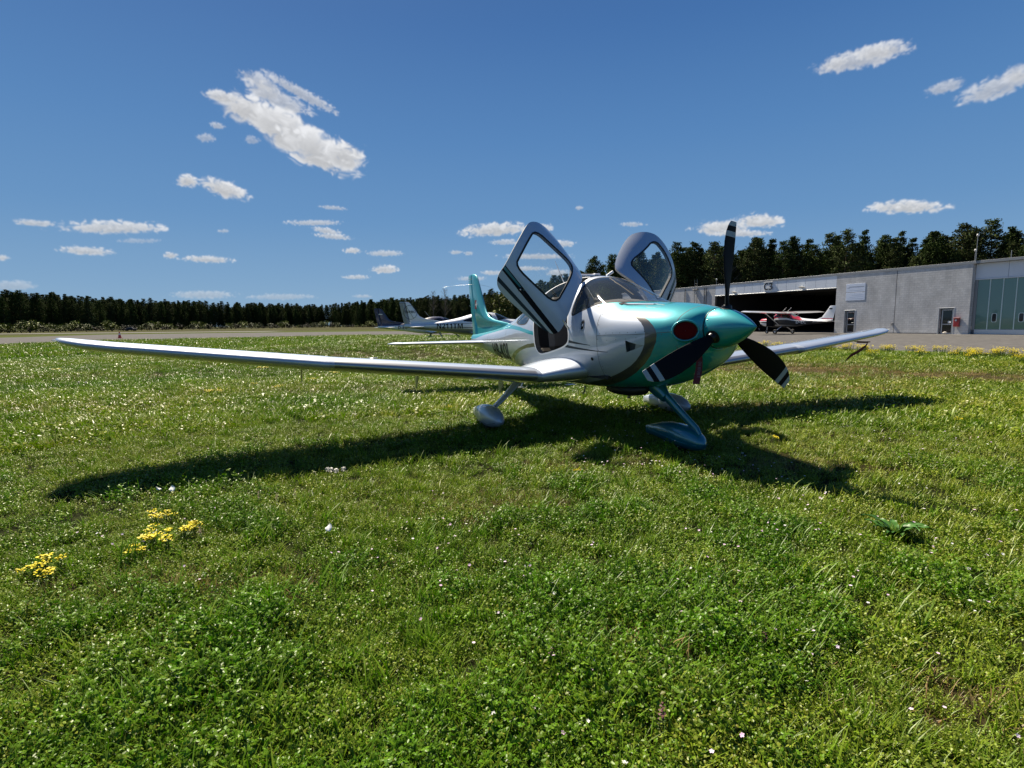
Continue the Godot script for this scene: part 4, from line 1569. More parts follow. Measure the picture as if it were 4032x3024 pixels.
	propeller(o, 1.3123, P.phi, P.spinner)


# outlines on the skin: [distance behind the spinner tip, 0 keel .. 1 crown]
const SHIELD := [[1.44, 1.06], [1.45, 0.93], [1.53, 0.835], [1.68, 0.765], [1.86, 0.708], [1.96, 0.672], [2.12, 0.635], [2.235, 0.615], [2.275, 0.635], [2.315, 0.72], [2.37, 0.81], [2.40, 0.865], [2.37, 0.915], [2.28, 0.96], [2.21, 0.99], [2.20, 1.06]]
const DOOR := [[3.43, 0.81], [3.34, 0.88], [3.18, 0.94], [2.62, 0.945], [2.49, 0.90], [2.45, 0.72], [2.30, 0.575], [2.235, 0.50], [2.32, 0.472], [2.52, 0.452], [2.86, 0.428], [3.12, 0.415], [3.235, 0.455], [3.29, 0.53], [3.37, 0.62], [3.45, 0.755]]
const DOOR_WINDOW := [[3.34, 0.775], [3.02, 0.80], [2.72, 0.855], [2.645, 0.80], [2.585, 0.673], [2.525, 0.578], [2.86, 0.560], [3.19, 0.545], [3.24, 0.60], [3.30, 0.68]]
const AFT_WINDOW := [[3.56, 0.595], [3.59, 0.72], [3.72, 0.775], [4.02, 0.755], [4.38, 0.72], [4.44, 0.685], [4.28, 0.640], [3.95, 0.602]]
const HINGE_A := Vector3(-2.485, 2.072, 0.2324)
const HINGE_B := Vector3(-2.258, 1.462, 0.610)

func main_aircraft() -> void:
	use_profile(CIRRUS)
	var place := Transform3D(Basis(Vector3(0.37465, 0.03237, 0.92660), Vector3(-0.00755, 0.99946, -0.03187), Vector3(-0.92714, 0.00495, 0.37469)).orthonormalized(), Vector3(2.13697, 0.0, -4.61801))
	var o := thing("light_aircraft", "white and turquoise light aircraft on the grass with both doors swung up", "aircraft", place)
	var shield := rounded(poly2(SHIELD), 1)
	var door := rounded(poly2(DOOR), 2)
	var dwin := rounded(poly2(DOOR_WINDOW), 2)
	var awin := rounded(poly2(AFT_WINDOW), 2)
	var outer := [[1.80, 0.717], [1.63, 0.728], [1.43, 0.748], [1.26, 0.74], [1.09, 0.700], [0.96, 0.662], [0.87, 0.62], [0.80, 0.568], [0.765, 0.525], [0.75, 0.483], [0.765, 0.44], [0.80, 0.405], [0.86, 0.358], [0.97, 0.31], [1.15, 0.26], [1.42, 0.205], [1.8, 0.15], [2.3, 0.10], [2.6, 0.05], [2.6, -0.1]]
	var inner := [[1.83, 0.700], [1.66, 0.706], [1.48, 0.728], [1.33, 0.724], [1.18, 0.69], [1.05, 0.645], [0.96, 0.60], [0.91, 0.555], [0.885, 0.50], [0.90, 0.442], [0.935, 0.41], [0.985, 0.380], [1.06, 0.350], [1.16, 0.322], [1.29, 0.297], [1.43, 0.274], [1.8, 0.222], [2.3, 0.17], [2.8, 0.12], [2.8, -0.1]]
	var teal := poly2(outer + [[0.3, -0.1], [0.3, 1.1], [1.60, 1.1], [1.60, 0.82], [1.75, 0.74]])
	var band := poly2(inner + [[0.3, -0.1], [0.3, 0.9], [1.70, 0.74]])
	var dorsal := poly2([[3.10, 0.512], [3.45, 0.527], [3.74, 0.545], [4.25, 0.582], [4.74, 0.628], [5.3, 0.69], [5.81, 0.730], [6.4, 0.735], [6.82, 0.717], [7.2, 0.66], [7.42, 0.608], [8.0, 0.56], [8.0, 1.06], [5.75, 1.06], [5.35, 0.86], [5.0, 0.735], [4.7, 0.672], [4.25, 0.615], [3.78, 0.571], [3.45, 0.548], [3.10, 0.532]])
	var arc := poly2([[3.1, 0.479], [3.3, 0.484], [3.55, 0.478], [3.76, 0.466], [4.05, 0.445], [4.34, 0.413], [4.58, 0.372], [4.75, 0.33], [4.95, 0.25], [4.72, 0.25], [4.60, 0.30], [4.45, 0.35], [4.25, 0.39], [4.02, 0.42], [3.80, 0.442], [3.59, 0.455], [3.3, 0.464], [3.1, 0.460]])
	var dart_a := poly2([[2.40, 0.503], [1.77, 0.4685], [1.77, 0.4665], [2.40, 0.489]])
	var dart_b := poly2([[2.40, 0.480], [1.45, 0.4275], [1.45, 0.4255], [2.40, 0.465]])
	var scoop := poly2([[1.155, 0.478], [1.01, 0.452], [1.03, 0.423], [1.155, 0.413]])
	var ramp := poly2([[1.01, 0.452], [0.90, 0.435], [1.03, 0.423]])
	var body := MB.new()
	var cowl := MB.new()
	var bandb := MB.new()
	var glassb := MB.new()
	var aftb := MB.new()
	var topb := MB.new()
	var arcb := MB.new()
	var darta := MB.new()
	var rampb := MB.new()
	for side in [1.0, -1.0]:
		skin(side, 0.45, 1.45, 66, 0.0, 1.0, 64, PackedVector2Array(), [[teal, cowl], [scoop, null], [ramp, rampb], [band, bandb], [dart_b, darta]], body)
		skin(side, 1.45, 3.55, 84, 0.0, 1.0, 64, PackedVector2Array(), [[shield, glassb], [door, null], [teal, cowl], [band, bandb], [dart_a, darta], [dart_b, darta], [dorsal, topb], [arc, arcb]], body)
		skin(side, 3.55, 7.95, 110, 0.0, 1.0, 48, PackedVector2Array(), [[awin, aftb], [dorsal, topb], [arc, arcb]], body)
	# nose face behind the spinner, tail end
	for side in [1.0, -1.0]:
		for q in [[0.45, cowl], [7.95, body]]:
			var pts := []
			for k in 25:
				pts.append(S(q[0], k / 24.0, side))
			q[1].flat(pts, Vector3(1 if q[0] < 1.0 else -1, 0, 0))
	var fus := part("fuselage", body, M.pearl, o)
	var cw := part("cowling", cowl, M.teal, o, "turquoise engine cowling")
	part("cowl_band", bandb, M.band, cw)
	part("windscreen", glassb, M.glass, o)
	part("aft_window", aftb, M.dark_glass, o)
	part("dorsal_paint", topb, M.teal, fus)
	part("sweep_stripe", arcb, M.band, fus)
	part("dart_stripe", darta, M.slate, fus)
	part("scoop_ramp", rampb, M.lining, fus)
	# scoops: recessed boxes
	var sc := MB.new()
	for side in [1.0, -1.0]:
		rim(sc, scoop, 0.0, -0.05, side)
		emit(scoop, sc, -0.05, side, 1.0)
	part("cowl_scoop", sc, mat(Color(0.05, 0.055, 0.06), 0.6), cw)
	# cabin lining, floor, seats
	var lin := MB.new()
	for side in [1.0, -1.0]:
		skin(side, 1.5, 4.6, 44, 0.06, 1.0, 34, PackedVector2Array(), [[shield, null], [door, null], [awin, null]], lin, -0.035, -1.0)
	part("cabin_lining", lin, M.cabin, o)
	var rv := MB.new()
	var sill := MB.new()
	for side in [1.0, -1.0]:
		rim(rv, dense(door, true), 0.0, -0.07, side)
		ribbon(sill, dense(door, true), 0.022, 0.004, side, true)
	part("door_opening", rv, M.shield, fus)
	part("door_opening_edge", sill, M.white, fus)
	cabin(o)
	# seams, screws, seals
	var dots := MB.new()
	var seal := MB.new()
	for side in [1.0, -1.0]:
		seam_part(fus, dense(poly2([[1.66, 0.712], [1.65, 0.60], [1.64, 0.45], [1.66, 0.30], [1.72, 0.20], [1.75, 0.10]]), false), 0.006, 0.0012, side)
		seam_part(fus, dense(poly2([[1.64, 0.502], [1.16, 0.500], [0.62, 0.494]]), false), 0.005, 0.0012, side)
		ribbon(seal, dense(shield, false, 0.03), 0.014, 0.003, side)
		ribbon(seal, dense(awin, true), 0.014, 0.003, side, true)
		for k in 8:
			dot_on(dots, 1.58 - k * 0.115, 0.512, side, 0.005, 0.005, 0.002)
		for k in 5:
			dot_on(dots, 1.625, 0.66 - k * 0.085, side, 0.005, 0.005, 0.002)
		seam_part(fus, dense(rounded(poly2([[0.92, 0.800], [0.92, 0.868], [1.13, 0.868], [1.13, 0.800]]), 1), true), 0.005, 0.0012, side, true)
		seam_part(fus, dense(poly2([[5.05, 0.05], [5.04, 0.35], [5.02, 0.64]]), false), 0.006, 0.0012, side)
		seam_part(fus, dense(poly2([[6.42, 0.05], [6.42, 0.40], [6.42, 0.70]]), false), 0.006, 0.0012, side)
		seam_part(fus, dense(rounded(poly2([[4.35, 0.30], [4.35, 0.37], [4.62, 0.36], [4.62, 0.30]]), 1), true), 0.005, 0.0012, side, true)
		seam_part(fus, dense(poly2([[0.60, 0.10], [0.585, 0.25], [0.59, 0.38]]), false), 0.005, 0.0012, side)
		seam_part(fus, dense(poly2([[0.59, 0.62], [0.585, 0.78], [0.60, 0.97]]), false), 0.005, 0.0012, side)
		for k in 6:
			dot_on(dots, 1.62, 0.44 - k * 0.05, side, 0.005, 0.005, 0.002)
			dot_on(dots, 0.70 + k * 0.15, 0.484, side, 0.0045, 0.0045, 0.002)
	part("screws", dots, M.band, fus).set_meta("kind", "stuff")
	part("window_seal", seal, M.rubber, fus)
	var vent := MB.new()
	var ventin := MB.new()
	for side in [1.0, -1.0]:
		dot_on(ventin, 1.77, 0.392, side, 0.026, 0.020, 0.0025)
		ribbon(vent, dense(rounded(poly2([[1.995, 0.595], [1.915, 0.600], [1.905, 0.540], [1.985, 0.535]]), 1), true, 0.02), 0.010, 0.004, side, true)
		emit(poly2([[1.985, 0.590], [1.925, 0.594], [1.915, 0.545], [1.975, 0.541]]), ventin, 0.002, side, 1.0)
	part("vent_frame", vent, M.steel, fus)
	part("vent", ventin, M.ink, fus)
	# top of the cowl: heater vent strip by the windscreen
	var hv := MB.new()
	emit(poly2([[1.50, 0.815], [1.46, 0.850], [1.05, 0.880], [1.08, 0.850]]), hv, 0.004, 1.0, 1.0)
	part("cowl_plate", hv, M.pearl, cw)
	var hd := MB.new()
	emit(poly2([[1.56, 0.795], [1.53, 0.828], [1.48, 0.846], [1.505, 0.80]]), hd, 0.006, 1.0, 1.0)
	dot_on(hd, 1.13, 0.862, 1.0, 0.012, 0.012, 0.004)
	dot_on(hd, 1.09, 0.865, 1.0, 0.012, 0.012, 0.004)
	part("cowl_vent", hd, M.ink, cw)
	# intake lips
	for side in [1.0, -1.0]:
		var lip := MB.new()
		lip.tube(intake_ring(side, 1.08, 0.004), 0.011, 8, false)
		part("intake_lip", lip, M.teal, cw)
		var gap := MB.new()
		gap.tube(intake_ring(side, 0.995, 0.006), 0.008, 6, false)
		part("intake_gap", gap, M.black, cw)
	# registration, small fittings
	part_mesh("registration", wrap_text("HB-KOI", 0.275, 6.02, 1.055, 1.0, true, 0.92), M.ink, fus)
	part_mesh("registration", wrap_text("HB-KOI", 0.275, 5.0, 1.055, -1.0, true, 0.92), M.ink, fus)
	for side in [1.0, -1.0]:
		var fb := MB.new()
		var z: float = side * 0.0535
		fb.box(Vector3(-7.53, 2.02, z), Vector3(0.17, 0.19, 0.003), Basis(Vector3.UP, side * 0.06), 0.0)
		var fl := part("flag_square", fb, M.redpaint, o)
		var cb := MB.new()
		cb.box(Vector3(-7.53, 2.02, z + side * 0.0025), Vector3(0.035, 0.125, 0.003), Basis(Vector3.UP, side * 0.06), 0.0)
		cb.box(Vector3(-7.57, 2.02, z + side * 0.0025), Vector3(0.045, 0.037, 0.003), Basis(Vector3.UP, side * 0.06), 0.0)
		cb.box(Vector3(-7.49, 2.02, z + side * 0.0025), Vector3(0.045, 0.037, 0.003), Basis(Vector3.UP, side * 0.06), 0.0)
		part("flag_cross", cb, M.lamp_white, fl)
		var wh := MB.new()
		wh.tube([Vector3(-7.72, 2.47, side * 0.04), Vector3(-7.95, 2.47, side * 0.30), Vector3(-8.2, 2.44, side * 0.62)], [0.003, 0.0022, 0.0015], 5)
		part("whisker_antenna", wh, M.steel, o)
		var tb := MB.new()
		var st := S(2.42, 0.233, side)
		tb.box(st + Vector3(0.0, -0.005, side * 0.012), Vector3(0.13, 0.028, 0.05), Basis(Vector3(0, 0, 1), -0.05), 0.012)
		part("step_light", tb, M.lamp_white, fus)
	var an := MB.new()
	an.tube([Vector3(-3.52, 2.01, 0), Vector3(-3.62, 2.12, 0), Vector3(-3.86, 2.42, 0)], [0.013, 0.008, 0.004], 6)
	part("roof_antenna", an, M.lamp_white, o)
	var gp := MB.new()
	gp.box(Vector3(-2.62, 2.062, 0.05), Vector3(0.16, 0.03, 0.09), Basis.IDENTITY, 0.012)
	part("roof_puck", gp, M.white, o)
	var ex := MB.new()
	pant(ex, [[-1.42, 0.66, 0.02, 0.02], [-1.52, 0.645, 0.06, 0.10], [-1.70, 0.635, 0.075, 0.14], [-1.95, 0.63, 0.07, 0.14], [-2.10, 0.625, 0.045, 0.11], [-2.14, 0.625, 0.02, 0.06]], 0.10)
	part("belly_fairing", ex, M.black, o)
	var pp := MB.new()
	pp.tube([Vector3(-1.72, 0.60, 0.12), Vector3(-1.75, 0.54, 0.12)], 0.02, 8)
	pp.tube([Vector3(-2.45, 0.64, 0.30), Vector3(-2.47, 0.56, 0.30), Vector3(-2.40, 0.545, 0.36)], 0.012, 6)
	part("drain_pipe", pp, M.steel, o)
	var stp := MB.new()
	for side in [1.0, -1.0]:
		stp.tube([Vector3(-4.25, 0.72, side * 0.30), Vector3(-4.27, 0.50, side * 0.42)], 0.012, 6)
		stp.box(Vector3(-4.27, 0.49, side * 0.46), Vector3(0.10, 0.015, 0.16), Basis.IDENTITY, 0.005)
	part("boarding_step", stp, M.steel, o)
	# doors
	for side in [1.0, -1.0]:
		var m := Vector3(1, 1, side)
		var ax := ((HINGE_B - HINGE_A) * m).normalized()
		var turn := Basis(ax, -91.6 * DEG * side)
		var xf := Transform3D(turn, HINGE_A * m - turn * (HINGE_A * m))
		if side < 0.0:   # the port door stands a little less wide open
			var ang := Vector3(0.3259, -0.9396, -0.774)
			turn = Basis(ang.normalized(), ang.length())
			var pv := Vector3(-2.3715, 1.767, -0.4212)
			xf = Transform3D(turn, pv + Vector3(0.004, 0.06, 0.022) - turn * pv)
		var sh := MB.new()
		var gl := MB.new()
		var sa := MB.new()
		var sb := MB.new()
		var sk := MB.new()
		var dteal := poly2([[3.35, 0.509], [2.98, 0.506], [2.90, 0.502], [2.98, 0.499], [3.35, 0.498]])
		var dblack := poly2([[3.35, 0.514], [2.2, 0.501], [2.2, 0.485], [3.35, 0.493]])
		var dslate := poly2([[3.30, 0.462], [2.2, 0.478], [2.2, 0.467], [3.30, 0.442]])
		skin(side, 2.2, 3.48, 64, 0.40, 0.96, 44, door, [[dwin, gl], [dteal, sa], [dblack, sb], [dslate, sk]], sh)
		var dr := part("door", sh, M.pearl, o, "starboard door swung up" if side > 0.0 else "port door swung up")
		dr.transform = xf
		part("door_window", gl, glass(0.10, Color(0.42, 0.52, 0.46)), dr)
		part("door_stripe", sa, M.teal_deep, dr)
		part("door_stripe", sb, M.ink, dr)
		part("door_stripe", sk, M.slate, dr)
		var inn := MB.new()
		skin(side, 2.2, 3.48, 40, 0.40, 0.96, 28, door, [[dwin, null]], inn, -0.04, -1.0)
		part("door_lining", inn, M.lining, dr)
		var ed := MB.new()
		rim(ed, dense(door, true), 0.0, -0.04, side)
		part("door_edge", ed, M.lining, dr)
		var ws := MB.new()
		ribbon(ws, dense(dwin, true), 0.024, 0.005, side, true)
		rim(ws, dense(dwin, true), 0.002, -0.042, side)
		part("window_seal", ws, M.rubber, dr)
		var hn := MB.new()
		var c := S(2.945, 0.497, side)
		var nn := SN(2.945, 0.497, side)
		hn.lathe([[-0.004, 0.028], [0.008, 0.026], [0.010, 0.0]], c, nn, 20)
		var hd2 := MB.new()
		hd2.lathe([[0.0, 0.009], [0.016, 0.008], [0.017, 0.0]], c, nn, 12)
		hn.box(c + nn * 0.008 + Vector3(0.10, 0.0, 0), Vector3(0.17, 0.022, 0.012), Basis.IDENTITY, 0.005)
		var hh := part("door_handle", hn, M.ink, dr)
		part("key_lock", hd2, M.steel, hh)
		var arm := MB.new()
		arm.tube([xf * S(2.52, 0.935, side) + Vector3(0, -0.03, 0), S(2.55, 0.955, side) + Vector3(0, 0.01, 0)], 0.018, 8)
		part("hinge_arm", arm, M.white, o)
		var a2 := MB.new()
		a2.tube([xf * S(2.33, 0.56, side), S(2.27, 0.55, side)], 0.012, 6)
		part("hinge_arm", a2, M.steel, o)
	cirrus_rest(o, {"wing": M.pearl, "fin": M.teal, "rudder": M.teal, "pant": M.pearl, "nose_pant": M.teal_deep, "spinner": M.teal, "phi": -2.14, "detail": true})
	covers(place)

func seam_part(fus: Node, path: PackedVector2Array, width: float, lift: float, side: float, closed := false) -> void:
	var mb := MB.new()
	ribbon(mb, path, width, lift, side, closed)
	part("panel_seam", mb, M.line, fus)

func intake_ring(side: float, grow: float, lift: float) -> Array:
	var c := S(0.518, 0.495, side)
	var n := Vector3(0.80, -0.02, side * 0.60).normalized()
	var b := Vector3(-n.z * side, 0, n.x * side).normalized() * side
	var u := n.cross(b).normalized()
	var pts := []
	for k in 33:
		var t := TAU * k / 32.0
		pts.append(c + n * (0.012 + lift) + b * cos(t) * 0.108 * grow + u * sin(t) * 0.086 * grow)
	return pts

func covers(place: Transform3D) -> void:
	for side in [1.0, -1.0]:
		var o := thing("intake_plug", "dark red oval foam plug in the cowling's intake beside the red intake tag" if side > 0.0 else "red foam plug in the far intake, hidden behind the spinner", "intake plug", place)
		var mb := MB.new()
		var ring := intake_ring(side, 1.0, -0.02)
		var n := Vector3(0.80, -0.02, side * 0.60).normalized()
		var c: Vector3 = (ring[0] + ring[16]) * 0.5
		var rows := []
		for q in [[1.0, -0.03], [1.0, 0.012], [0.96, 0.026], [0.80, 0.034], [0.4, 0.037], [0.02, 0.038]]:
			var line := PackedVector3Array()
			for k in 32:
				line.append(c + (ring[k] - c) * q[0] + n * q[1])
			rows.append(line)
		mb.grid(rows, true)
		part("plug", mb, M.red, o)
	var t := thing("warning_tag", "dark red lettered ribbon hanging under the propeller spinner", "warning tag", place)
	var d := Vector3(0.68, 0, 0.73)
	var sd := Vector3(0.73, 0, -0.68)
	var rb := MB.new()
	var rows := []
	for q in [[Vector3(-0.46, 1.12, 0.235), 0.012], [Vector3(-0.452, 1.06, 0.225), 0.027], [Vector3(-0.45, 0.98, 0.226), 0.030], [Vector3(-0.448, 0.89, 0.240), 0.031], [Vector3(-0.445, 0.795, 0.268), 0.031]]:
		rows.append(PackedVector3Array([q[0] + sd * q[1], q[0] + sd * q[1] + d * 0.003, q[0] - sd * q[1] + d * 0.003, q[0] - sd * q[1]]))
	rb.grid(rows, true, true)
	part("ribbon", rb, M.redtag, t)
	var tm := text_mesh("REMOVE BEFORE FLIGHT", 0.030, 0.0005, true)
	var down := (Vector3(-0.445, 0.795, 0.268) - Vector3(-0.452, 1.06, 0.225)).normalized()
	var across := sd
	part_mesh("lettering", tm, mat(Color(0.16, 0.11, 0.16), 0.8), t).transform = Transform3D(Basis(down * 0.52, -across * -0.9, down.cross(across) * 0.9), Vector3(-0.446, 0.922, 0.2325) + d * 0.006)
	var cd := MB.new()
	cd.tube([Vector3(-0.50, 1.25, 0.33), Vector3(-0.46, 1.17, 0.26), Vector3(-0.46, 1.12, 0.235)], 0.004, 5)
	part("cord", cd, M.redtag, t)
	var pt := thing("pitot_cover", "dark red streamer blowing from the pitot tube under the far wing", "pitot cover", place)
	var ps := MB.new()
	ps.tube([Vector3(-2.86, 1.10, -5.33), Vector3(-2.74, 1.095, -5.36), Vector3(-2.66, 1.10, -5.37)], [0.016, 0.015, 0.008], 8)
	part("sleeve", ps, M.redtag, pt)
	var st := MB.new()
	var sr := []
	for q in [[Vector3(-2.70, 1.10, -5.37), 0.02], [Vector3(-2.66, 1.03, -5.26), 0.028], [Vector3(-2.66, 0.95, -5.10), 0.032], [Vector3(-2.70, 0.88, -4.96), 0.030], [Vector3(-2.73, 0.79, -4.87), 0.016]]:
		var w := Vector3(0.3, 0.75, 0.45).normalized()
		sr.append(PackedVector3Array([q[0] + w * q[1], q[0] + w * q[1] + Vector3(0.003, 0, 0), q[0] - w * q[1] + Vector3(0.003, 0, 0), q[0] - w * q[1]]))
	st.grid(sr, true, true)
	part("streamer", st, M.redtag, pt)
	var tube_ := MB.new()
	tube_.tube([Vector3(-2.90, 1.20, -5.33), Vector3(-2.90, 1.11, -5.33), Vector3(-2.84, 1.10, -5.33)], [0.014, 0.012, 0.011], 8)
	part("pitot_tube", tube_, M.steel, pt)

func cabin(o: Node3D) -> void:
	var fl := MB.new()
	fl.box(Vector3(-2.95, 0.80, 0), Vector3(2.7, 0.04, 0.98), Basis.IDENTITY, 0.0)
	part("cabin_floor", fl, M.cabin, o)
	var bk := MB.new()
	var rows := []
	for x in [1.50, 1.70, 1.95, 2.10, 2.13, 2.13]:
		var line := PackedVector3Array()
		for k in 17:
			var f := (k - 8) / 8.0
			var wdt: float = minf(0.53, 0.36 + (x - 1.5) * 0.5)
			var y: float = 1.575 + 0.045 * (1.0 - f * f) - 0.05 * f * f * f * f + 0.085 * (1.0 - f * f * f * f) * smoothstep(1.55, 1.85, x)
			line.append(Vector3(-x, y, f * wdt))
		rows.append(line)
	for k in 17:
		rows[5][k].y = 1.05
	rows[0] = rows[0].duplicate()
	bk.grid(rows, false, false, Vector3.UP)
	part("glare_shield", bk, M.shield, o)
	var pl := MB.new()
	pl.box(Vector3(-2.10, 1.36, 0), Vector3(0.04, 0.36, 1.0), Basis.IDENTITY, 0.01)
	pl.box(Vector3(-2.2, 1.0, 0), Vector3(0.35, 0.4, 0.24), Basis.IDENTITY, 0.03)
	part("instrument_panel", pl, M.cabin, o)
	for q in [[-2.95, 0.27, 1.0], [-2.95, -0.27, 1.0], [-3.72, 0.25, 0.92], [-3.72, -0.25, 0.92]]:
		var sb := MB.new()
		sb.box(Vector3(q[0] + 0.10, 1.03, q[1]), Vector3(0.46, 0.15, 0.44), Basis(Vector3(0, 0, 1), 0.08), 0.05)
		sb.box(Vector3(q[0], 0.89, q[1]), Vector3(0.36, 0.16, 0.36), Basis.IDENTITY, 0.02)
		var st := part("seat", sb, M.seat, o)
		var bb := MB.new()
		bb.box(Vector3(q[0] - 0.20, 1.36 * q[2] + 0.03, q[1]), Vector3(0.13, 0.62, 0.42), Basis(Vector3(0, 0, 1), 0.2), 0.055)
		part("backrest", bb, M.seat, st)
		var hb := MB.new()
		hb.box(Vector3(q[0] - 0.27, 1.74 * q[2], q[1]), Vector3(0.09, 0.17, 0.25), Basis(Vector3(0, 0, 1), 0.12), 0.04)
		part("headrest", hb, M.seat, st)


# ---------------------------------------------------------------- the parked aircraft
func parked_cirrus(called: String, label: String, xf: Transform3D, base: Material, regions: Array, P: Dictionary, reg: String, reg_s: float, reg_y: float, reg_size: float) -> Node3D:
	use_profile(CIRRUS)
	var o := thing(called, label, "aircraft", xf, "")
	var body := MB.new()
	var glassb := MB.new()
	var regs := [[rounded(poly2(SHIELD), 1), glassb], [rounded(poly2(AFT_WINDOW), 2), glassb], [rounded(poly2(DOOR_WINDOW), 2), glassb]]
	var made := []
	for r in regions:
		var mb := MB.new()
		made.append([mb, r[1], r[2]])
		regs.append([poly2(r[0]), mb])
	for side in [1.0, -1.0]:
		skin(side, 0.45, 7.95, 110, 0.0, 1.0, 36, PackedVector2Array(), regs, body)
		var pts := []
		for k in 17:
			pts.append(S(0.45, k / 16.0, side))
		body.flat(pts, Vector3(1, 0, 0))
		var p2 := []
		for k in 17:
			p2.append(S(7.95, k / 16.0, side))
		body.flat(p2, Vector3(-1, 0, 0))
	var fus := part("fuselage", body, base, o)
	for q in made:
		part(q[1], q[0], q[2], fus)
	part("cabin_glass", glassb, M.dark_glass, o)
	var lin := MB.new()
	for side in [1.0, -1.0]:
		skin(side, 1.5, 4.6, 16, 0.1, 0.62, 10, PackedVector2Array(), [], lin, -0.06, 1.0)
	part("cabin_lining", lin, M.cabin, o)
	var seam := MB.new()
	for side in [1.0, -1.0]:
		ribbon(seam, dense(rounded(poly2(DOOR), 2), true), 0.014, 0.003, side, true)
	part("door_seam", seam, M.line, fus)
	if reg != "":
		part_mesh("registration", wrap_text(reg, reg_size, reg_s, reg_y, 1.0), M.ink if P.reg == null else P.reg, fus)
	var an := MB.new()
	an.tube([Vector3(-3.52, 2.01, 0), Vector3(-3.62, 2.12, 0), Vector3(-3.95, 2.50, 0)], [0.016, 0.012, 0.008], 6)
	part("roof_antenna", an, M.lamp_white, o)
	cirrus_rest(o, P)
	return o

func parked_cirrus_white() -> void:
	var a := 15.0 * DEG
	var fw := Vector3(cos(a), 0, -sin(a))
	var tail := Vector3(-6.75, 0.02, -32.5)
	var lower := [[[1.3, 0.30], [2.0, 0.36], [3.2, 0.40], [4.4, 0.415], [5.6, 0.40], [6.6, 0.37], [8.0, 0.33], [8.0, -0.1], [1.3, -0.1]], "lower_paint", M.silver]
	var line1 := [[[3.5, 0.555], [4.9, 0.60], [5.9, 0.63], [7.0, 0.655], [7.0, 0.635], [5.9, 0.612], [4.9, 0.585], [3.5, 0.543]], "side_line", M.slate]
	var line2 := [[[1.5, 0.43], [3.2, 0.452], [4.6, 0.462], [6.0, 0.45], [8.0, 0.40], [8.0, 0.375], [6.0, 0.428], [4.6, 0.442], [3.2, 0.432], [1.5, 0.415]], "side_line", M.ink]
	var o := parked_cirrus("parked_aircraft", "white aircraft with registration N211TM parked behind the turquoise tail", Transform3D(Basis(Vector3.UP, a), tail + fw * 8.24), M.white, [line1, line2, lower], {"wing": M.white, "fin": M.white, "rudder": M.silver, "pant": M.white, "nose_pant": M.white, "spinner": M.silver, "phi": 20.0, "detail": false, "reg": null}, "N211TM", 6.02, 1.235, 0.30)
	# round emblem on the fin
	var em := MB.new()
	var pts := []
	for k in 33:
		var t := TAU * k / 32.0
		pts.append(Vector3(-7.58 + cos(t) * 0.40, 2.08 + sin(t) * 0.42, 0.058))
	em.tube(pts, 0.011, 4, false)
	em.tube([Vector3(-7.82, 2.46, 0.055), Vector3(-7.40, 1.72, 0.06)], 0.010, 4)
	var ring := part("fin_emblem", em, M.slate, o)
	var tm := part_mesh("lettering", text_mesh("TURBO", 0.15, 0.004, true), M.slate, ring)
	tm.transform = Transform3D(Basis.IDENTITY, Vector3(-7.60, 2.10, 0.064))

func parked_cirrus_blue() -> void:
	var a := 30.0 * DEG
	var fw := Vector3(cos(a), 0, -sin(a))
	var tail := Vector3(-10.95, -0.05, -43.0)
	var upper := [[[3.4, 0.64], [4.6, 0.66], [5.6, 0.66], [6.6, 0.66], [7.4, 0.67], [8.0, 0.68], [8.0, 1.1], [0.3, 1.1], [0.3, 0.6], [1.6, 0.58]], "upper_paint", M.navy]
	var o := parked_cirrus("parked_aircraft", "white aircraft with a dark blue fin parked farthest left behind the other aircraft", Transform3D(Basis(Vector3.UP, a), tail + fw * 8.24), M.white, [upper], {"wing": M.white, "fin": M.navy, "rudder": M.navy, "pant": M.white, "nose_pant": M.navy, "spinner": M.navy, "phi": 50.0, "detail": false, "reg": null}, "D-EC", 6.35, 1.18, 0.26)
	var fb := MB.new()
	fb.box(Vector3(-7.72, 2.25, 0.052), Vector3(0.30, 0.075, 0.004), Basis.IDENTITY, 0.0)
	part("fin_mark", fb, M.lamp_white, o)

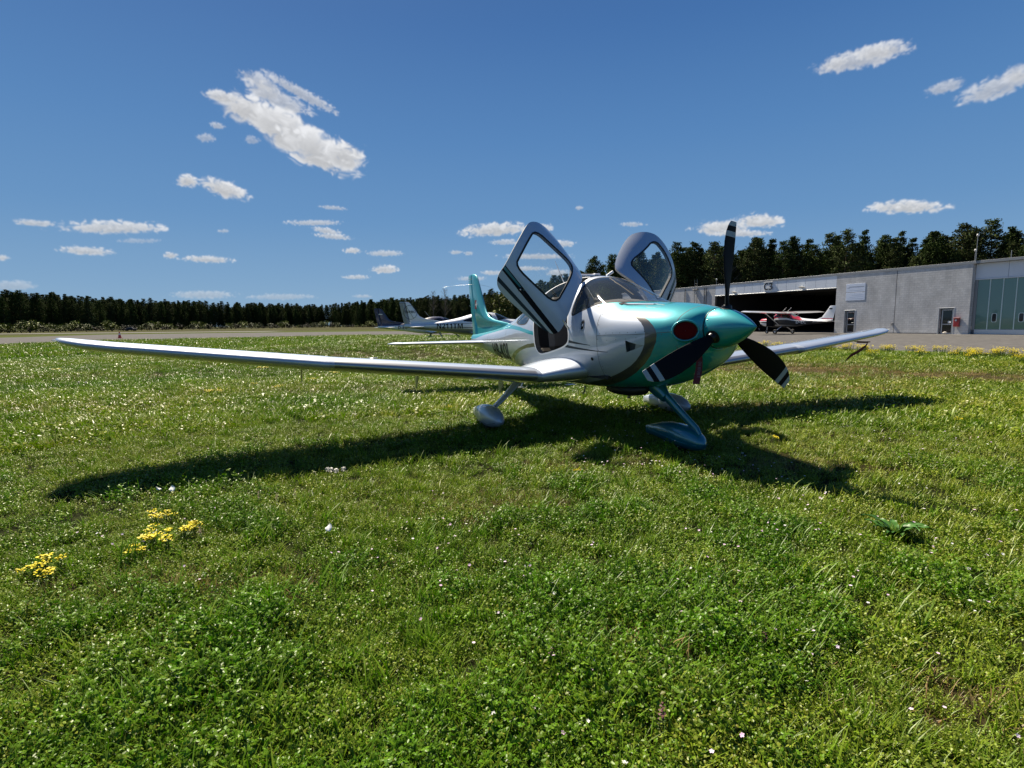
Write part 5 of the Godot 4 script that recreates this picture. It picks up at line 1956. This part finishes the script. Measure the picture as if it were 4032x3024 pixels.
func parked_cessna() -> void:
	use_profile(HIGH_WING)
	var fw := Vector3(W_D.x, 0, W_D.y)
	var rt := fw.cross(Vector3.UP)
	var tail := Vector3(29.6, 0.036, -49.2)
	var o := thing("high_wing_aircraft", "red, black and white high-wing aircraft parked before the open hangar bay", "aircraft", Transform3D(Basis(fw, Vector3.UP, rt), tail + fw * 8.3))
	var body := MB.new()
	var redb := MB.new()
	var whiteb := MB.new()
	var greyb := MB.new()
	var glassb := MB.new()
	var panel := MB.new()
	var win := MB.new()
	var red := poly2([[0.2, 0.56], [1.5, 0.60], [2.6, 0.60], [4.6, 0.66], [5.0, 0.62], [5.4, 0.62], [4.5, 1.1], [3.0, 1.1], [2.3, 1.1], [0.2, 1.1]])
	var wband := poly2([[0.2, 0.50], [1.5, 0.53], [3.0, 0.54], [5.0, 0.56], [6.5, 0.62], [8.0, 0.70], [8.0, 1.1], [4.4, 1.1], [5.0, 0.6], [3.0, 0.60], [0.2, 0.56]])
	var cowlw := poly2([[0.2, 0.18], [1.0, 0.14], [1.95, 0.20], [1.95, 0.47], [0.2, 0.46]])
	var swoosh := poly2([[2.35, 0.25], [3.6, 0.25], [4.4, 0.21], [6.2, 0.16], [6.2, 0.20], [4.6, 0.27], [3.8, 0.36], [2.35, 0.42]])
	var ws := poly2([[1.72, 1.1], [1.74, 0.75], [1.86, 0.64], [2.05, 0.64], [2.22, 0.78], [2.30, 1.1]])
	var w1 := rounded(poly2([[2.10, 0.63], [2.28, 0.76], [2.95, 0.77], [2.95, 0.62]]), 1)
	var w2 := rounded(poly2([[3.05, 0.62], [3.05, 0.77], [3.75, 0.78], [4.05, 0.66], [3.95, 0.62]]), 1)
	var w3 := rounded(poly2([[3.75, 0.86], [4.15, 0.80], [4.5, 0.82], [4.5, 1.1], [3.72, 1.1]]), 1)
	for side in [1.0, -1.0]:
		skin(side, 0.32, 7.95, 90, 0.0, 1.0, 34, PackedVector2Array(), [[ws, glassb], [w1, win], [w2, win], [w3, glassb], [red, redb], [wband, whiteb], [cowlw, panel], [swoosh, greyb]], body)
		var pts := []
		for k in 17:
			pts.append(S(0.32, k / 16.0, side))
		redb.flat(pts, Vector3(1, 0, 0))
	var crim := mat(Color(0.42, 0.012, 0.035), 0.3, 0.0, 1.0, 0.05)
	var fus := part("fuselage", body, mat(Color(0.004, 0.004, 0.006), 0.5), o)
	part("upper_paint", redb, crim, fus)
	part("white_band", whiteb, M.white, fus)
	part("cowl_panel", panel, M.white, fus)
	part("side_swoosh", greyb, M.silver, fus)
	part("side_window", win, M.dark_glass, o)
	part("windscreen", glassb, glass(0.35, Color(0.25, 0.3, 0.3)), o)
	part_mesh("registration", wrap_text("D-EC", 0.34, 4.60, 1.20, -1.0), M.lamp_white, fus)
	var dn := MB.new()
	dn.box(Vector3(-2.15, 1.25, -0.98), Vector3(0.05, 1.0, 0.85), Basis(Vector3.UP, -0.25), 0.015)
	part("open_door", dn, M.ink, o)
	for side in [1.0, -1.0]:
		var mb := MB.new()
		var rows := []
		var fl := []
		for q in [[0.0, 2.25, 1.62, 0.25, 2.12], [0.55, 2.25, 1.62, 0.25, 2.13], [2.6, 2.25, 1.62, 0.24, 2.175], [5.2, 2.42, 1.16, 0.17, 2.23], [5.42, 2.46, 1.02, 0.10, 2.215], [5.5, 2.6, 0.7, 0.04, 2.215]]:
			rows.append(foil_row(Vector3(-q[1], q[4], side * q[0]), Vector3(-1, -0.06, 0), Vector3.UP, q[2], q[3], 0.0, 1.0, 12))
		loft_foil(mb, rows)
		var wg := part("wing", mb, M.white, o)
		var sb := MB.new()
		var srow := []
		for z in [0.72, 1.02]:
			srow.append(foil_row(Vector3(-2.246, 2.137, side * z), Vector3(-1, -0.06, 0), Vector3.UP, 1.625, 0.257, 0.0, 0.98, 12))
		sb.grid(srow, false)
		part("wing_stripe", sb, crim, wg)
		var st := MB.new()
		oval_leg(st, [Vector3(-2.75, 0.92, side * 0.50), Vector3(-2.78, 2.06, side * 2.45)], [0.06, 0.06], [0.022, 0.022], Vector3(1, 0, 0))
		part("wing_strut", st, M.white, o)
		var tp := MB.new()
		var trow := []
		for q in [[0.02, 6.95, 1.25, 0.10], [1.55, 7.2, 0.88, 0.07], [1.68, 7.3, 0.7, 0.04]]:
			trow.append(foil_row(Vector3(-q[1], 1.22, side * q[0]), Vector3(-1, 0, 0), Vector3.UP, q[2], q[3], 0.0, 1.0, 8))
		loft_foil(tp, trow)
		part("tailplane", tp, M.white, o)
		var lg := MB.new()
		oval_leg(lg, [Vector3(-2.95, 0.74, side * 0.35), Vector3(-2.97, 0.55, side * 0.75), Vector3(-3.0, 0.28, side * 1.18)], [0.07, 0.06, 0.05], [0.025, 0.022, 0.02], Vector3(1, 0, 0))
		part("main_leg", lg, M.white, o)
		wheel(o, Vector3(-3.0, 0.235, side * 1.26), 0.235, 0.085)
		var an := MB.new()
		an.tube([Vector3(-3.05, 2.25, side * 0.35), Vector3(-3.45, 2.62, side * 0.35)], 0.014, 5)
		part("wing_antenna", an, M.lamp_white, o)
	var nl := MB.new()
	nl.tube([Vector3(-1.0, 0.8, 0), Vector3(-0.98, 0.25, 0)], 0.035, 8)
	part("nose_leg", nl, M.steel, o)
	wheel(o, Vector3(-0.98, 0.19, 0), 0.19, 0.07)
	var fr := []
	for q in [[1.30, 6.3, 8.05, 0.08], [1.46, 6.55, 8.09, 0.06], [1.62, 7.0, 8.13, 0.08], [2.3, 7.52, 8.28, 0.07], [2.6, 7.72, 8.33, 0.06], [2.66, 7.8, 8.34, 0.03]]:
		fr.append(foil_row(Vector3(-q[1], q[0], 0), Vector3(-1, 0, 0), Vector3(0, 0, 1), q[2] - q[1], q[3], 0.0, 1.0, 10))
	var fm := MB.new()
	loft_foil(fm, fr)
	var fin := part("fin", fm, M.white, o)
	var fd := MB.new()
	fd.box(Vector3(-7.85, 2.38, -0.04), Vector3(0.30, 0.11, 0.012), Basis.IDENTITY, 0.0)
	fd.box(Vector3(-7.85, 2.38, 0.04), Vector3(0.30, 0.11, 0.012), Basis.IDENTITY, 0.0)
	part("fin_mark", fd, M.ink, fin)
	var rs := MB.new()
	rs.box(Vector3(-7.55, 1.47, -0.052), Vector3(1.1, 0.06, 0.004), Basis(Vector3(0, 0, 1), 0.02), 0.0)
	part("fin_stripe", rs, crim, fin)
	propeller(o, 1.25, 30.0, M.white, 2)


# ---------------------------------------------------------------- the meadow
func blade(mb: MB, r: RandomNumberGenerator, p: Vector3, h: float, w: float, bend: float, col: Color) -> void:
	var az := r.randf() * TAU
	var d := Vector3(cos(az), 0, sin(az))
	var sdir := Vector3(-d.z, 0, d.x).rotated(Vector3.UP, r.randf_range(-0.6, 0.6))
	var k := []
	mb.col = col
	for i in 4:
		var u := i / 3.0
		var q := p + Vector3(0, h * (u - 0.18 * bend * u * u), 0) + d * h * bend * u * u
		var ww := w * (1.0 - 0.25 * u) if i < 3 else 0.0
		var nm := (d * -(1.0 - 0.5 * bend * u) + Vector3(0, 0.55 + bend * u, 0)).normalized()
		if i < 3:
			k.append([mb.vert(q - sdir * ww * 0.5, nm), mb.vert(q + sdir * ww * 0.5, nm)])
		else:
			k.append([mb.vert(q, nm)])
	for i in 2:
		mb.quad(k[i][0], k[i][1], k[i + 1][1], k[i + 1][0])
	mb.tri(k[2][0], k[2][1], k[3][0])

func leaflet(mb: MB, p: Vector3, out: Vector3, nm: Vector3, l: float, w: float, col: Color) -> void:
	var s := nm.cross(out).normalized()
	mb.col = col
	var a := mb.vert(p, nm)
	var b := mb.vert(p + out * l * 0.45 + s * w * 0.5 + nm * l * 0.06, (nm + s * 0.25).normalized())
	var c := mb.vert(p + out * l * 0.85 + s * w * 0.32, (nm + s * 0.2).normalized())
	var d := mb.vert(p + out * l, nm)
	var e := mb.vert(p + out * l * 0.85 - s * w * 0.32, (nm - s * 0.2).normalized())
	var f := mb.vert(p + out * l * 0.45 - s * w * 0.5 + nm * l * 0.06, (nm - s * 0.25).normalized())
	mb.quad(a, b, c, d)
	mb.quad(a, d, e, f)

func clover_tuft(seed_: int, n: int, spread: float, h0: float, h1: float, l: float, trio: bool, blades: int, bh: float) -> ArrayMesh:
	var r := RandomNumberGenerator.new()
	r.seed = seed_
	var mb := MB.new()
	for i in n:
		var az := r.randf() * TAU
		var q := sqrt(r.randf()) * spread
		var p := Vector3(cos(az) * q, r.randf_range(h0, h1) * (1.0 - 0.3 * q / spread), sin(az) * q)
		var nm := Vector3(r.randf_range(-1.1, 1.1), 1.0, r.randf_range(-1.1, 1.1)).normalized()
		var t := r.randf() * TAU
		var g := r.randf_range(0.65, 1.3)
		var c := Color(g * r.randf_range(0.9, 1.15), g, g * 0.9)
		for k in (3 if trio else 1):
			var a := t + k * TAU / 3.0
			var o := Vector3(cos(a), 0, sin(a))
			o = (o - nm * o.dot(nm)).normalized()
			leaflet(mb, p, o, (nm + o * 0.25).normalized(), l * r.randf_range(0.75, 1.2), l * 0.85, c)
	for i in blades:
		var az := r.randf() * TAU
		var q := sqrt(r.randf()) * spread
		var g := r.randf_range(0.7, 1.25)
		blade(mb, r, Vector3(cos(az) * q, -0.01, sin(az) * q), bh * r.randf_range(0.5, 1.25), 0.0034, r.randf_range(0.2, 0.9), Color(g * 1.05, g, g * 0.9))
	return mb.mesh()

func blade_tuft(seed_: int, n: int, spread: float, h: float, w: float) -> ArrayMesh:
	var r := RandomNumberGenerator.new()
	r.seed = seed_
	var mb := MB.new()
	for i in n:
		var az := r.randf() * TAU
		var q := sqrt(r.randf()) * spread
		var g := r.randf_range(0.65, 1.35)
		blade(mb, r, Vector3(cos(az) * q, -0.01, sin(az) * q), h * r.randf_range(0.45, 1.2), w * r.randf_range(0.7, 1.3), r.randf_range(0.15, 0.95), Color(g * r.randf_range(0.95, 1.15), g, g * 0.85))
	return mb.mesh()

func grass() -> void:
	var r := RandomNumberGenerator.new()
	r.seed = 909
	var gm := leaf_mat(Color(0.50, 0.66, 0.07), 0.38)
	# kinds: clover low, clover tall, mixed small leaves, fine grass, long grass, dry grass, far grass, far herbs, distant grass
	var kinds := [
		["clover", clover_tuft(1, 20, 0.055, 0.010, 0.055, 0.0080, true, 5, 0.075), "low clover growing all over the meadow"],
		["tall_clover", clover_tuft(2, 28, 0.07, 0.020, 0.098, 0.0088, true, 6, 0.10), "taller dark clover in clumps on the meadow"],
		["small_herbs", clover_tuft(3, 54, 0.065, 0.008, 0.06, 0.0092, false, 9, 0.07), "mats of tiny-leaved herbs between the grass"],
		["fine_grass", blade_tuft(4, 34, 0.05, 0.082, 0.0030), "fine short grass blades of the meadow"],
		["long_grass", blade_tuft(5, 24, 0.05, 0.115, 0.0045), "longer grass blades in tufts on the meadow"],
		["dry_grass", blade_tuft(6, 36, 0.07, 0.055, 0.0030), "straw-coloured worn grass in bare patches"],
		["grass_clump", blade_tuft(7, 46, 0.16, 0.105, 0.0075), "grass clumps farther out on the meadow"],
		["herb_clump", clover_tuft(8, 60, 0.17, 0.01, 0.085, 0.026, false, 16, 0.10), "broad-leaved clumps farther out on the meadow"],
		["distant_grass", blade_tuft(9, 40, 0.42, 0.15, 0.022), "distant rough grass before the taxiway"],
	]
	var xf := []
	var cs := []
	for k in kinds.size():
		xf.append([])
		cs.append([])
	var apron := apron_poly()
	for band in [[0.7, 2.6, 0.030], [2.6, 4.6, 0.040], [4.6, 8.0, 0.060], [8.0, 15.0, 0.098], [15.0, 32.0, 0.20], [32.0, 80.0, 0.56]]:
		var r0: float = band[0]
		var r1: float = band[1]
		var st: float = band[2]
		var lim := (84.0 if r1 < 9.0 else 62.0) * DEG
		var n := int(lim * (r1 * r1 - r0 * r0) / (st * st))
		for i in n:
			var d := sqrt(lerpf(r0 * r0, r1 * r1, r.randf()))
			var a := r.randf_range(-lim, lim)
			var x := d * sin(a)
			var z := -d * cos(a)
			if d > 16.0 and Geometry2D.is_point_in_polygon(Vector2(x, z), apron):
				continue
			var dry := dryness(x, z)
			var v := nz.get_noise_2d(x * 26.0 + 50.0, z * 26.0) * 0.7 + nz.get_noise_2d(x * 90.0, z * 90.0) * 0.55
			var v2 := nz.get_noise_2d(x * 17.0 - 200.0, z * 17.0 + 77.0) + 0.45 * nz.get_noise_2d(x * 120.0 + 9.0, z * 120.0)
			var k := 0
			var u := r.randf()
			if d < 8.0:
				if u < dry * 0.85:
					k = 5
				elif v > 0.16:
					k = [1, 1, 0, 2, 1, 2][r.randi() % 6]
				elif v > -0.10:
					k = [0, 2, 0, 0, 2][r.randi() % 5]
				else:
					k = [2, 2, 3, 2, 0, 3][r.randi() % 6]
				if r.randf() < 0.03:
					k = 4
			elif d < 32.0:
				k = 6 if r.randf() < 0.55 - v * 0.5 else 7
				if u < dry * 1.35:
					k = 5
				if d < 15.0 and r.randf() < 0.2:
					k = 4
			else:
				k = 8
			var c := Color(0.112, 0.198, 0.008).lerp(Color(0.242, 0.275, 0.026), clampf(0.42 + v2 * 0.75, 0.0, 1.0))
			if k == 1:
				c = c.lerp(Color(0.055, 0.155, 0.006), 0.6)
			elif k == 2:
				c = c.lerp(Color(0.225, 0.255, 0.05), 0.45)
			elif k == 4:
				c = c.lerp(Color(0.10, 0.205, 0.010), 0.5)
			elif k == 5:
				c = Color(0.27, 0.180, 0.088).lerp(Color(0.185, 0.18, 0.05), r.randf() * 0.8)
			elif k >= 6:
				c = c.lerp(Color(0.20, 0.175, 0.06), clampf(dry * 0.8 + 0.08, 0.0, 0.85))
			var g := r.randf_range(0.78, 1.32)
			c = Color(c.r * g * r.randf_range(0.9, 1.1), c.g * g, c.b * g)
			var n3 := nz.get_noise_2d(x * 520.0 + 31.0, z * 520.0) + 0.5 * nz.get_noise_2d(x * 230.0, z * 230.0 + 64.0)
			if d < 6.0 and n3 < -0.36 and r.randf() < 0.75:
				continue
			var s := r.randf_range(0.8, 1.2) * (1.0 + 0.25 * v) * (1.0 + 0.75 * n3)
			if d < 8.0 and k != 5:
				s *= 1.0 - 0.35 * dry
			var sw := s
			if k == 5 and d > 8.0:
				sw = s * 1.9
			var bx := Basis(Vector3(r.randf_range(-1, 1), 0, r.randf_range(-1, 1)).normalized(), r.randf_range(0, 0.22)) * Basis(Vector3.UP, r.randf() * TAU).scaled(Vector3(sw, s, sw))
			xf[k].append(Transform3D(bx, Vector3(x, height(x, z) - 0.004, z)))
			cs[k].append(c)
	for k in kinds.size():
		stuff_copies(kinds[k][0], kinds[k][1], gm, xf[k], cs[k], kinds[k][2], "grass" if kinds[k][0].contains("grass") else "ground cover")

func spurge_meshes(seed_: int, n: int, w: float, h: float, dome := 0.010) -> Array:
	var r := RandomNumberGenerator.new()
	r.seed = seed_
	var st := MB.new()
	var fl := MB.new()
	for i in n:
		var az := r.randf() * TAU
		var q := sqrt(r.randf()) * w
		var foot := Vector3(cos(az) * q * 0.7, 0, sin(az) * q * 0.7)
		var top := Vector3(cos(az) * q, h * r.randf_range(0.75, 1.1), sin(az) * q)
		st.col = Color(0.10, 0.15, 0.03)
		st.tube([foot, foot.lerp(top, 0.6), top], [0.003, 0.0025, 0.002], 4, false)
		for k in 9:
			var p := foot.lerp(top, r.randf_range(0.3, 0.9))
			var o := Vector3(r.randf_range(-1, 1), 0.4, r.randf_range(-1, 1)).normalized()
			leaflet(st, p, o, o.cross(Vector3(r.randf(), 0.2, r.randf())).normalized(), 0.024, 0.006, Color(0.09, 0.15, 0.03))
		for k in 16:
			var a := r.randf() * TAU
			var d := sqrt(r.randf()) * 0.030
			var p := top + Vector3(cos(a) * d, 0.008 - d * 0.25 + r.randf_range(-0.5, 1.0) * dome, sin(a) * d)
			var g := r.randf_range(0.75, 1.2)
			var o := Vector3(cos(a), r.randf_range(-0.2, 0.6), sin(a)).normalized()
			var fn := Vector3(r.randf_range(-0.8, 0.8), 1, r.randf_range(-0.8, 0.8))
			leaflet(fl, p - o * 0.006, o, (fn - o * fn.dot(o)).normalized(), 0.0135, 0.013, Color(0.64 * g, 0.54 * g, 0.010))
	return [st.mesh(), fl.mesh()]

func flowers() -> void:
	var r := RandomNumberGenerator.new()
	r.seed = 616
	var gm := leaf_mat(Color(0.30, 0.34, 0.08), 0.5)
	var fm := leaf_mat(Color(0.30, 0.25, 0.02), 0.55)
	var kinds := [spurge_meshes(1, 8, 0.085, 0.085), spurge_meshes(2, 17, 0.13, 0.095), spurge_meshes(3, 4, 0.05, 0.085), spurge_meshes(4, 16, 0.13, 0.17, 0.055)]
	var near := [
		[-2.46, -3.60, 0, 1.0, "small yellow flower clump above the large one left of the wing's shadow"],
		[-2.20, -3.26, 1, 1.15, "largest near clump of yellow flowers, left in front of the wing's shadow"],
		[-2.10, -3.42, 2, 0.9, "single yellow flower head just right of the largest near clump"],
		[-2.24, -3.01, 2, 1.0, "small low yellow flower head between the two near clumps"],
		[-2.62, -2.86, 0, 1.1, "flat yellow flower clump nearest the left edge of the meadow"],
		[-2.50, -2.72, 2, 1.0, "tiny yellow flower head below the leftmost near clump"],
		[-5.96, -10.67, 1, 1.5, "yellow flower clump alone under the middle of the white wing"],
		[-5.0, -11.4, 0, 1.3, "low yellow flowers right of the clump under the wing"],
		[-4.82, -12.87, 0, 1.3, "yellow flowers beside the outer flap hinge under the wing"],
		[-4.89, -14.67, 0, 1.5, "yellow flowers behind the wing's rear edge near its middle"],
		[0.57, -4.53, 2, 0.6, "lone small yellow flower in the near grass below the fuselage"],
		[-1.01, -8.32, 2, 1.0, "yellow flower just outboard of the main wheel fairing"],
		[2.88, -5.74, 2, 0.8, "yellow dandelions right beside the nose wheel's shadow"],
		[-14.35, -16.8, 0, 1.6, "yellow flowers near the left edge below the wing tip"],
		[-7.65, -16.46, 1, 1.3, "wide yellow flower patch behind the outer wing"],
		[-5.79, -11.9, 2, 1.4, "thin yellow flowers between two clumps under the wing"],
		[0.2, -10.43, 2, 1.0, "yellow flower under the belly behind the nose leg"],
		[5.69, -6.73, 2, 0.9, "yellow flower at the edge of the far wing's shadow"],
	]
	for q in near:
		var t := thing("yellow_flowers", q[4], "flowers", Transform3D(Basis(Vector3.UP, r.randf() * TAU).scaled(Vector3(q[3], 1.0, q[3])), Vector3(q[0], height(q[0], q[1]), q[1])), "yellow flowers in the meadow")
		part_mesh("stems", kinds[q[2]][0], gm, t)
		part_mesh("blossoms", kinds[q[2]][1], fm, t)
	for i in 170:
		var along := r.randf_range(-5.0, 17.0)
		var off := 0.35 + absf(r.randfn(0.0, 1.9))
		var x := 14.55 + 0.4966 * along - 0.868 * off
		var z := -25.86 + 0.868 * along + 0.4966 * off
		var k: int = 3 if r.randf() < 0.7 else 2
		var s := r.randf_range(1.1, 2.0)
		var t := thing("yellow_flowers", "yellow flower clump in the flowering strip along the apron's grass edge", "flowers", Transform3D(Basis(Vector3.UP, r.randf() * TAU).scaled(Vector3(s, r.randf_range(1.1, 1.6), s)), Vector3(x, height(x, z), z)), "yellow flowers along the apron edge")
		part_mesh("stems", kinds[k][0], gm, t)
		part_mesh("blossoms", kinds[k][1], fm, t)
	# dandelion clocks
	var puff := MB.new()
	puff.col = Color(0.75, 0.76, 0.74)
	for i in 150:
		var d := Vector3(r.randfn(), r.randfn(), r.randfn()).normalized()
		var s := d.cross(Vector3(r.randfn(), r.randfn(), r.randfn())).normalized()
		var a := puff.vert(d * 0.006, d)
		var b := puff.vert(d * 0.021 + s * 0.004, d)
		var c := puff.vert(d * 0.021 - s * 0.004, d)
		puff.tri(a, b, c)
	var pm := puff.mesh()
	var stalk := MB.new()
	stalk.col = Color(0.16, 0.20, 0.06)
	stalk.tube([Vector3(0, -0.17, 0), Vector3(0.006, -0.08, 0), Vector3(0, 0, 0)], [0.0025, 0.0022, 0.002], 5, false)
	var stm := stalk.mesh()
	var pf := leaf_mat(Color(0.5, 0.5, 0.5), 0.7)
	for q in [[-1.60, -4.51, "white dandelion clock leftmost and highest of the near four by the wing's shadow"], [-1.54, -4.42, "white dandelion clock second from the left of the near four"], [-1.49, -4.40, "white dandelion clock third from the left of the near four"], [-1.43, -4.41, "white dandelion clock rightmost of the near four by the wing's shadow"], [-9.64, -11.84, "white dandelion clock at the far left of the meadow, left of a pair"], [-9.31, -11.63, "white dandelion clock at the far left of the meadow, right of a pair"], [-10.68, -14.87, "white dandelion clock under the outer left wing"], [-8.23, -14.03, "white dandelion clock behind the middle of the left wing"]]:
		var t := thing("dandelion_clock", q[2], "dandelion", Transform3D(Basis(Vector3.UP, r.randf() * TAU), Vector3(q[0], height(q[0], q[1]) + r.randf_range(0.13, 0.17), q[1])), "dandelion clocks")
		part_mesh("stalk", stm, gm, t)
		part_mesh("seed_head", pm, pf, t)
	# tiny pink and white flowers
	var fl := MB.new()
	for k in 5:
		var a := TAU * k / 5.0
		var o := Vector3(cos(a), 0.12, sin(a)).normalized()
		leaflet(fl, Vector3.ZERO, o, Vector3(-cos(a) * 0.25, 1, -sin(a) * 0.25).normalized(), 0.0075, 0.006, Color(1, 1, 1))
	var flm := fl.mesh()
	var xa := []
	var ca := []
	var xb := []
	var cb := []
	for i in 1400:
		var d := sqrt(r.randf_range(1.9, 60.0))
		var a := r.randf_range(-50.0, 50.0) * DEG
		var x := d * sin(a)
		var z := -d * cos(a)
		var w := nz.get_noise_2d(x * 35.0 + 800.0, z * 35.0) + 0.25 * (x / d) + 0.35 * dryness(x, z)
		if w < 0.10:
			continue
		var b := Basis(Vector3(r.randf_range(-1, 1), 0, r.randf_range(-1, 1)).normalized(), r.randf_range(0.0, 0.7)).scaled(Vector3.ONE * r.randf_range(0.8, 1.25))
		var t := Transform3D(b, Vector3(x, height(x, z) + r.randf_range(0.06, 0.10), z))
		if r.randf() < 0.68:
			xa.append(t)
			ca.append(Color(0.62, 0.42, 0.60).lerp(Color(0.72, 0.60, 0.72), r.randf()))
		else:
			xb.append(t)
			cb.append(Color(0.72, 0.72, 0.70))
	stuff_copies("pink_flowers", flm, pf, xa, ca, "tiny pink flowers scattered through the near meadow", "flowers")
	stuff_copies("white_flowers", flm, pf, xb, cb, "tiny white flowers scattered through the meadow", "flowers")
	# dead-nettle spikes, dull crimson
	var dn := MB.new()
	for i in 26:
		var y := 0.02 + 0.085 * i / 26.0
		var a := i * 2.4
		var o := Vector3(cos(a), 0.1, sin(a)).normalized()
		leaflet(dn, Vector3(0, y, 0), o, Vector3(cos(a) * 0.3, 1, sin(a) * 0.3).normalized(), 0.017 * (1.15 - y * 6.0), 0.013 * (1.15 - y * 6.0), Color(0.10, 0.05, 0.05) if y > 0.055 else Color(0.075, 0.11, 0.03))
	var dm := dn.mesh()
	for q in [[-1.95, -3.98, "leftmost"], [-1.82, -4.0, "second"], [-1.70, -4.05, "third"], [-1.60, -4.08, "fourth"], [-2.02, -3.32, "lowest"], [0.48, -1.62, "nearest"], [1.02, -2.05, "middle"], [0.14, -1.95, "smallest"]]:
		var t := part_mesh("dead_nettle", dm, gm, self)
		t.transform = Transform3D(Basis(Vector3.UP, r.randf() * TAU).scaled(Vector3.ONE * r.randf_range(0.85, 1.2)), Vector3(q[0], height(q[0], q[1]), q[1]))
		tag(t, "dull crimson dead-nettle spike standing in the near grass", "weed", "dead-nettle spikes")
	# dock plant with large leaves
	var dock := thing("dock_plant", "large-leaved dark green dock plant at the tip of the propeller's shadow", "weed", Transform3D(Basis.IDENTITY, Vector3(2.38, height(2.38, -3.2), -3.2)))
	var lm := leaf_mat(Color(0.12, 0.18, 0.03), 0.4)
	for i in 13:
		var a := TAU * i / 13.0 + r.randf_range(-0.2, 0.2)
		var d := Vector3(cos(a), 0, sin(a))
		var sdir := Vector3(-d.z, 0, d.x)
		var l := r.randf_range(0.13, 0.21)
		var lift := r.randf_range(0.7, 1.6)
		var mb := MB.new()
		mb.col = Color(0.045, 0.115, 0.022) * r.randf_range(0.8, 1.3)
		mb.col.a = 1.0
		var rows := []
		for k in 8:
			var u := k / 7.0
			var w := 0.023 * sin(PI * pow(u, 0.75)) + 0.002
			var c := d * l * u + Vector3(0, l * lift * (u - 0.62 * u * u), 0)
			var wob := 0.006 * sin(u * 17.0 + i)
			rows.append(PackedVector3Array([c - sdir * w + Vector3(0, 0.008 + wob, 0), c, c + sdir * w + Vector3(0, 0.008 - wob, 0)]))
		mb.grid(rows, false, false, Vector3.UP)
		part("leaf", mb, lm, dock)
	# pale torn leaves lying at the shadow's edge
	for q in [[-2.78, -4.10, "white torn leaf at the wing shadow's edge, left of two"], [-2.66, -4.06, "white torn leaf at the wing shadow's edge, right of two"], [-1.16, -3.22, "pale crumpled petal lying in the left near grass"]]:
		var mb := MB.new()
		var rows := []
		for k in 5:
			var u := k / 4.0
			var w := 0.022 * sin(PI * (0.12 + u * 0.8))
			rows.append(PackedVector3Array([Vector3(u * 0.055, 0.01 * sin(u * 5.0), -w), Vector3(u * 0.055, 0.012, 0), Vector3(u * 0.055, 0.02 * u, w)]))
		mb.grid(rows, false, false, Vector3.UP)
		var t := part("pale_leaf", mb, mat(Color(0.62, 0.64, 0.62), 0.7), self)
		t.transform = Transform3D(Basis(Vector3.UP, r.randf() * TAU) * Basis(Vector3(0, 0, 1), 0.5), Vector3(q[0], height(q[0], q[1]) + 0.09, q[1]))
		tag(t, q[2], "leaf")
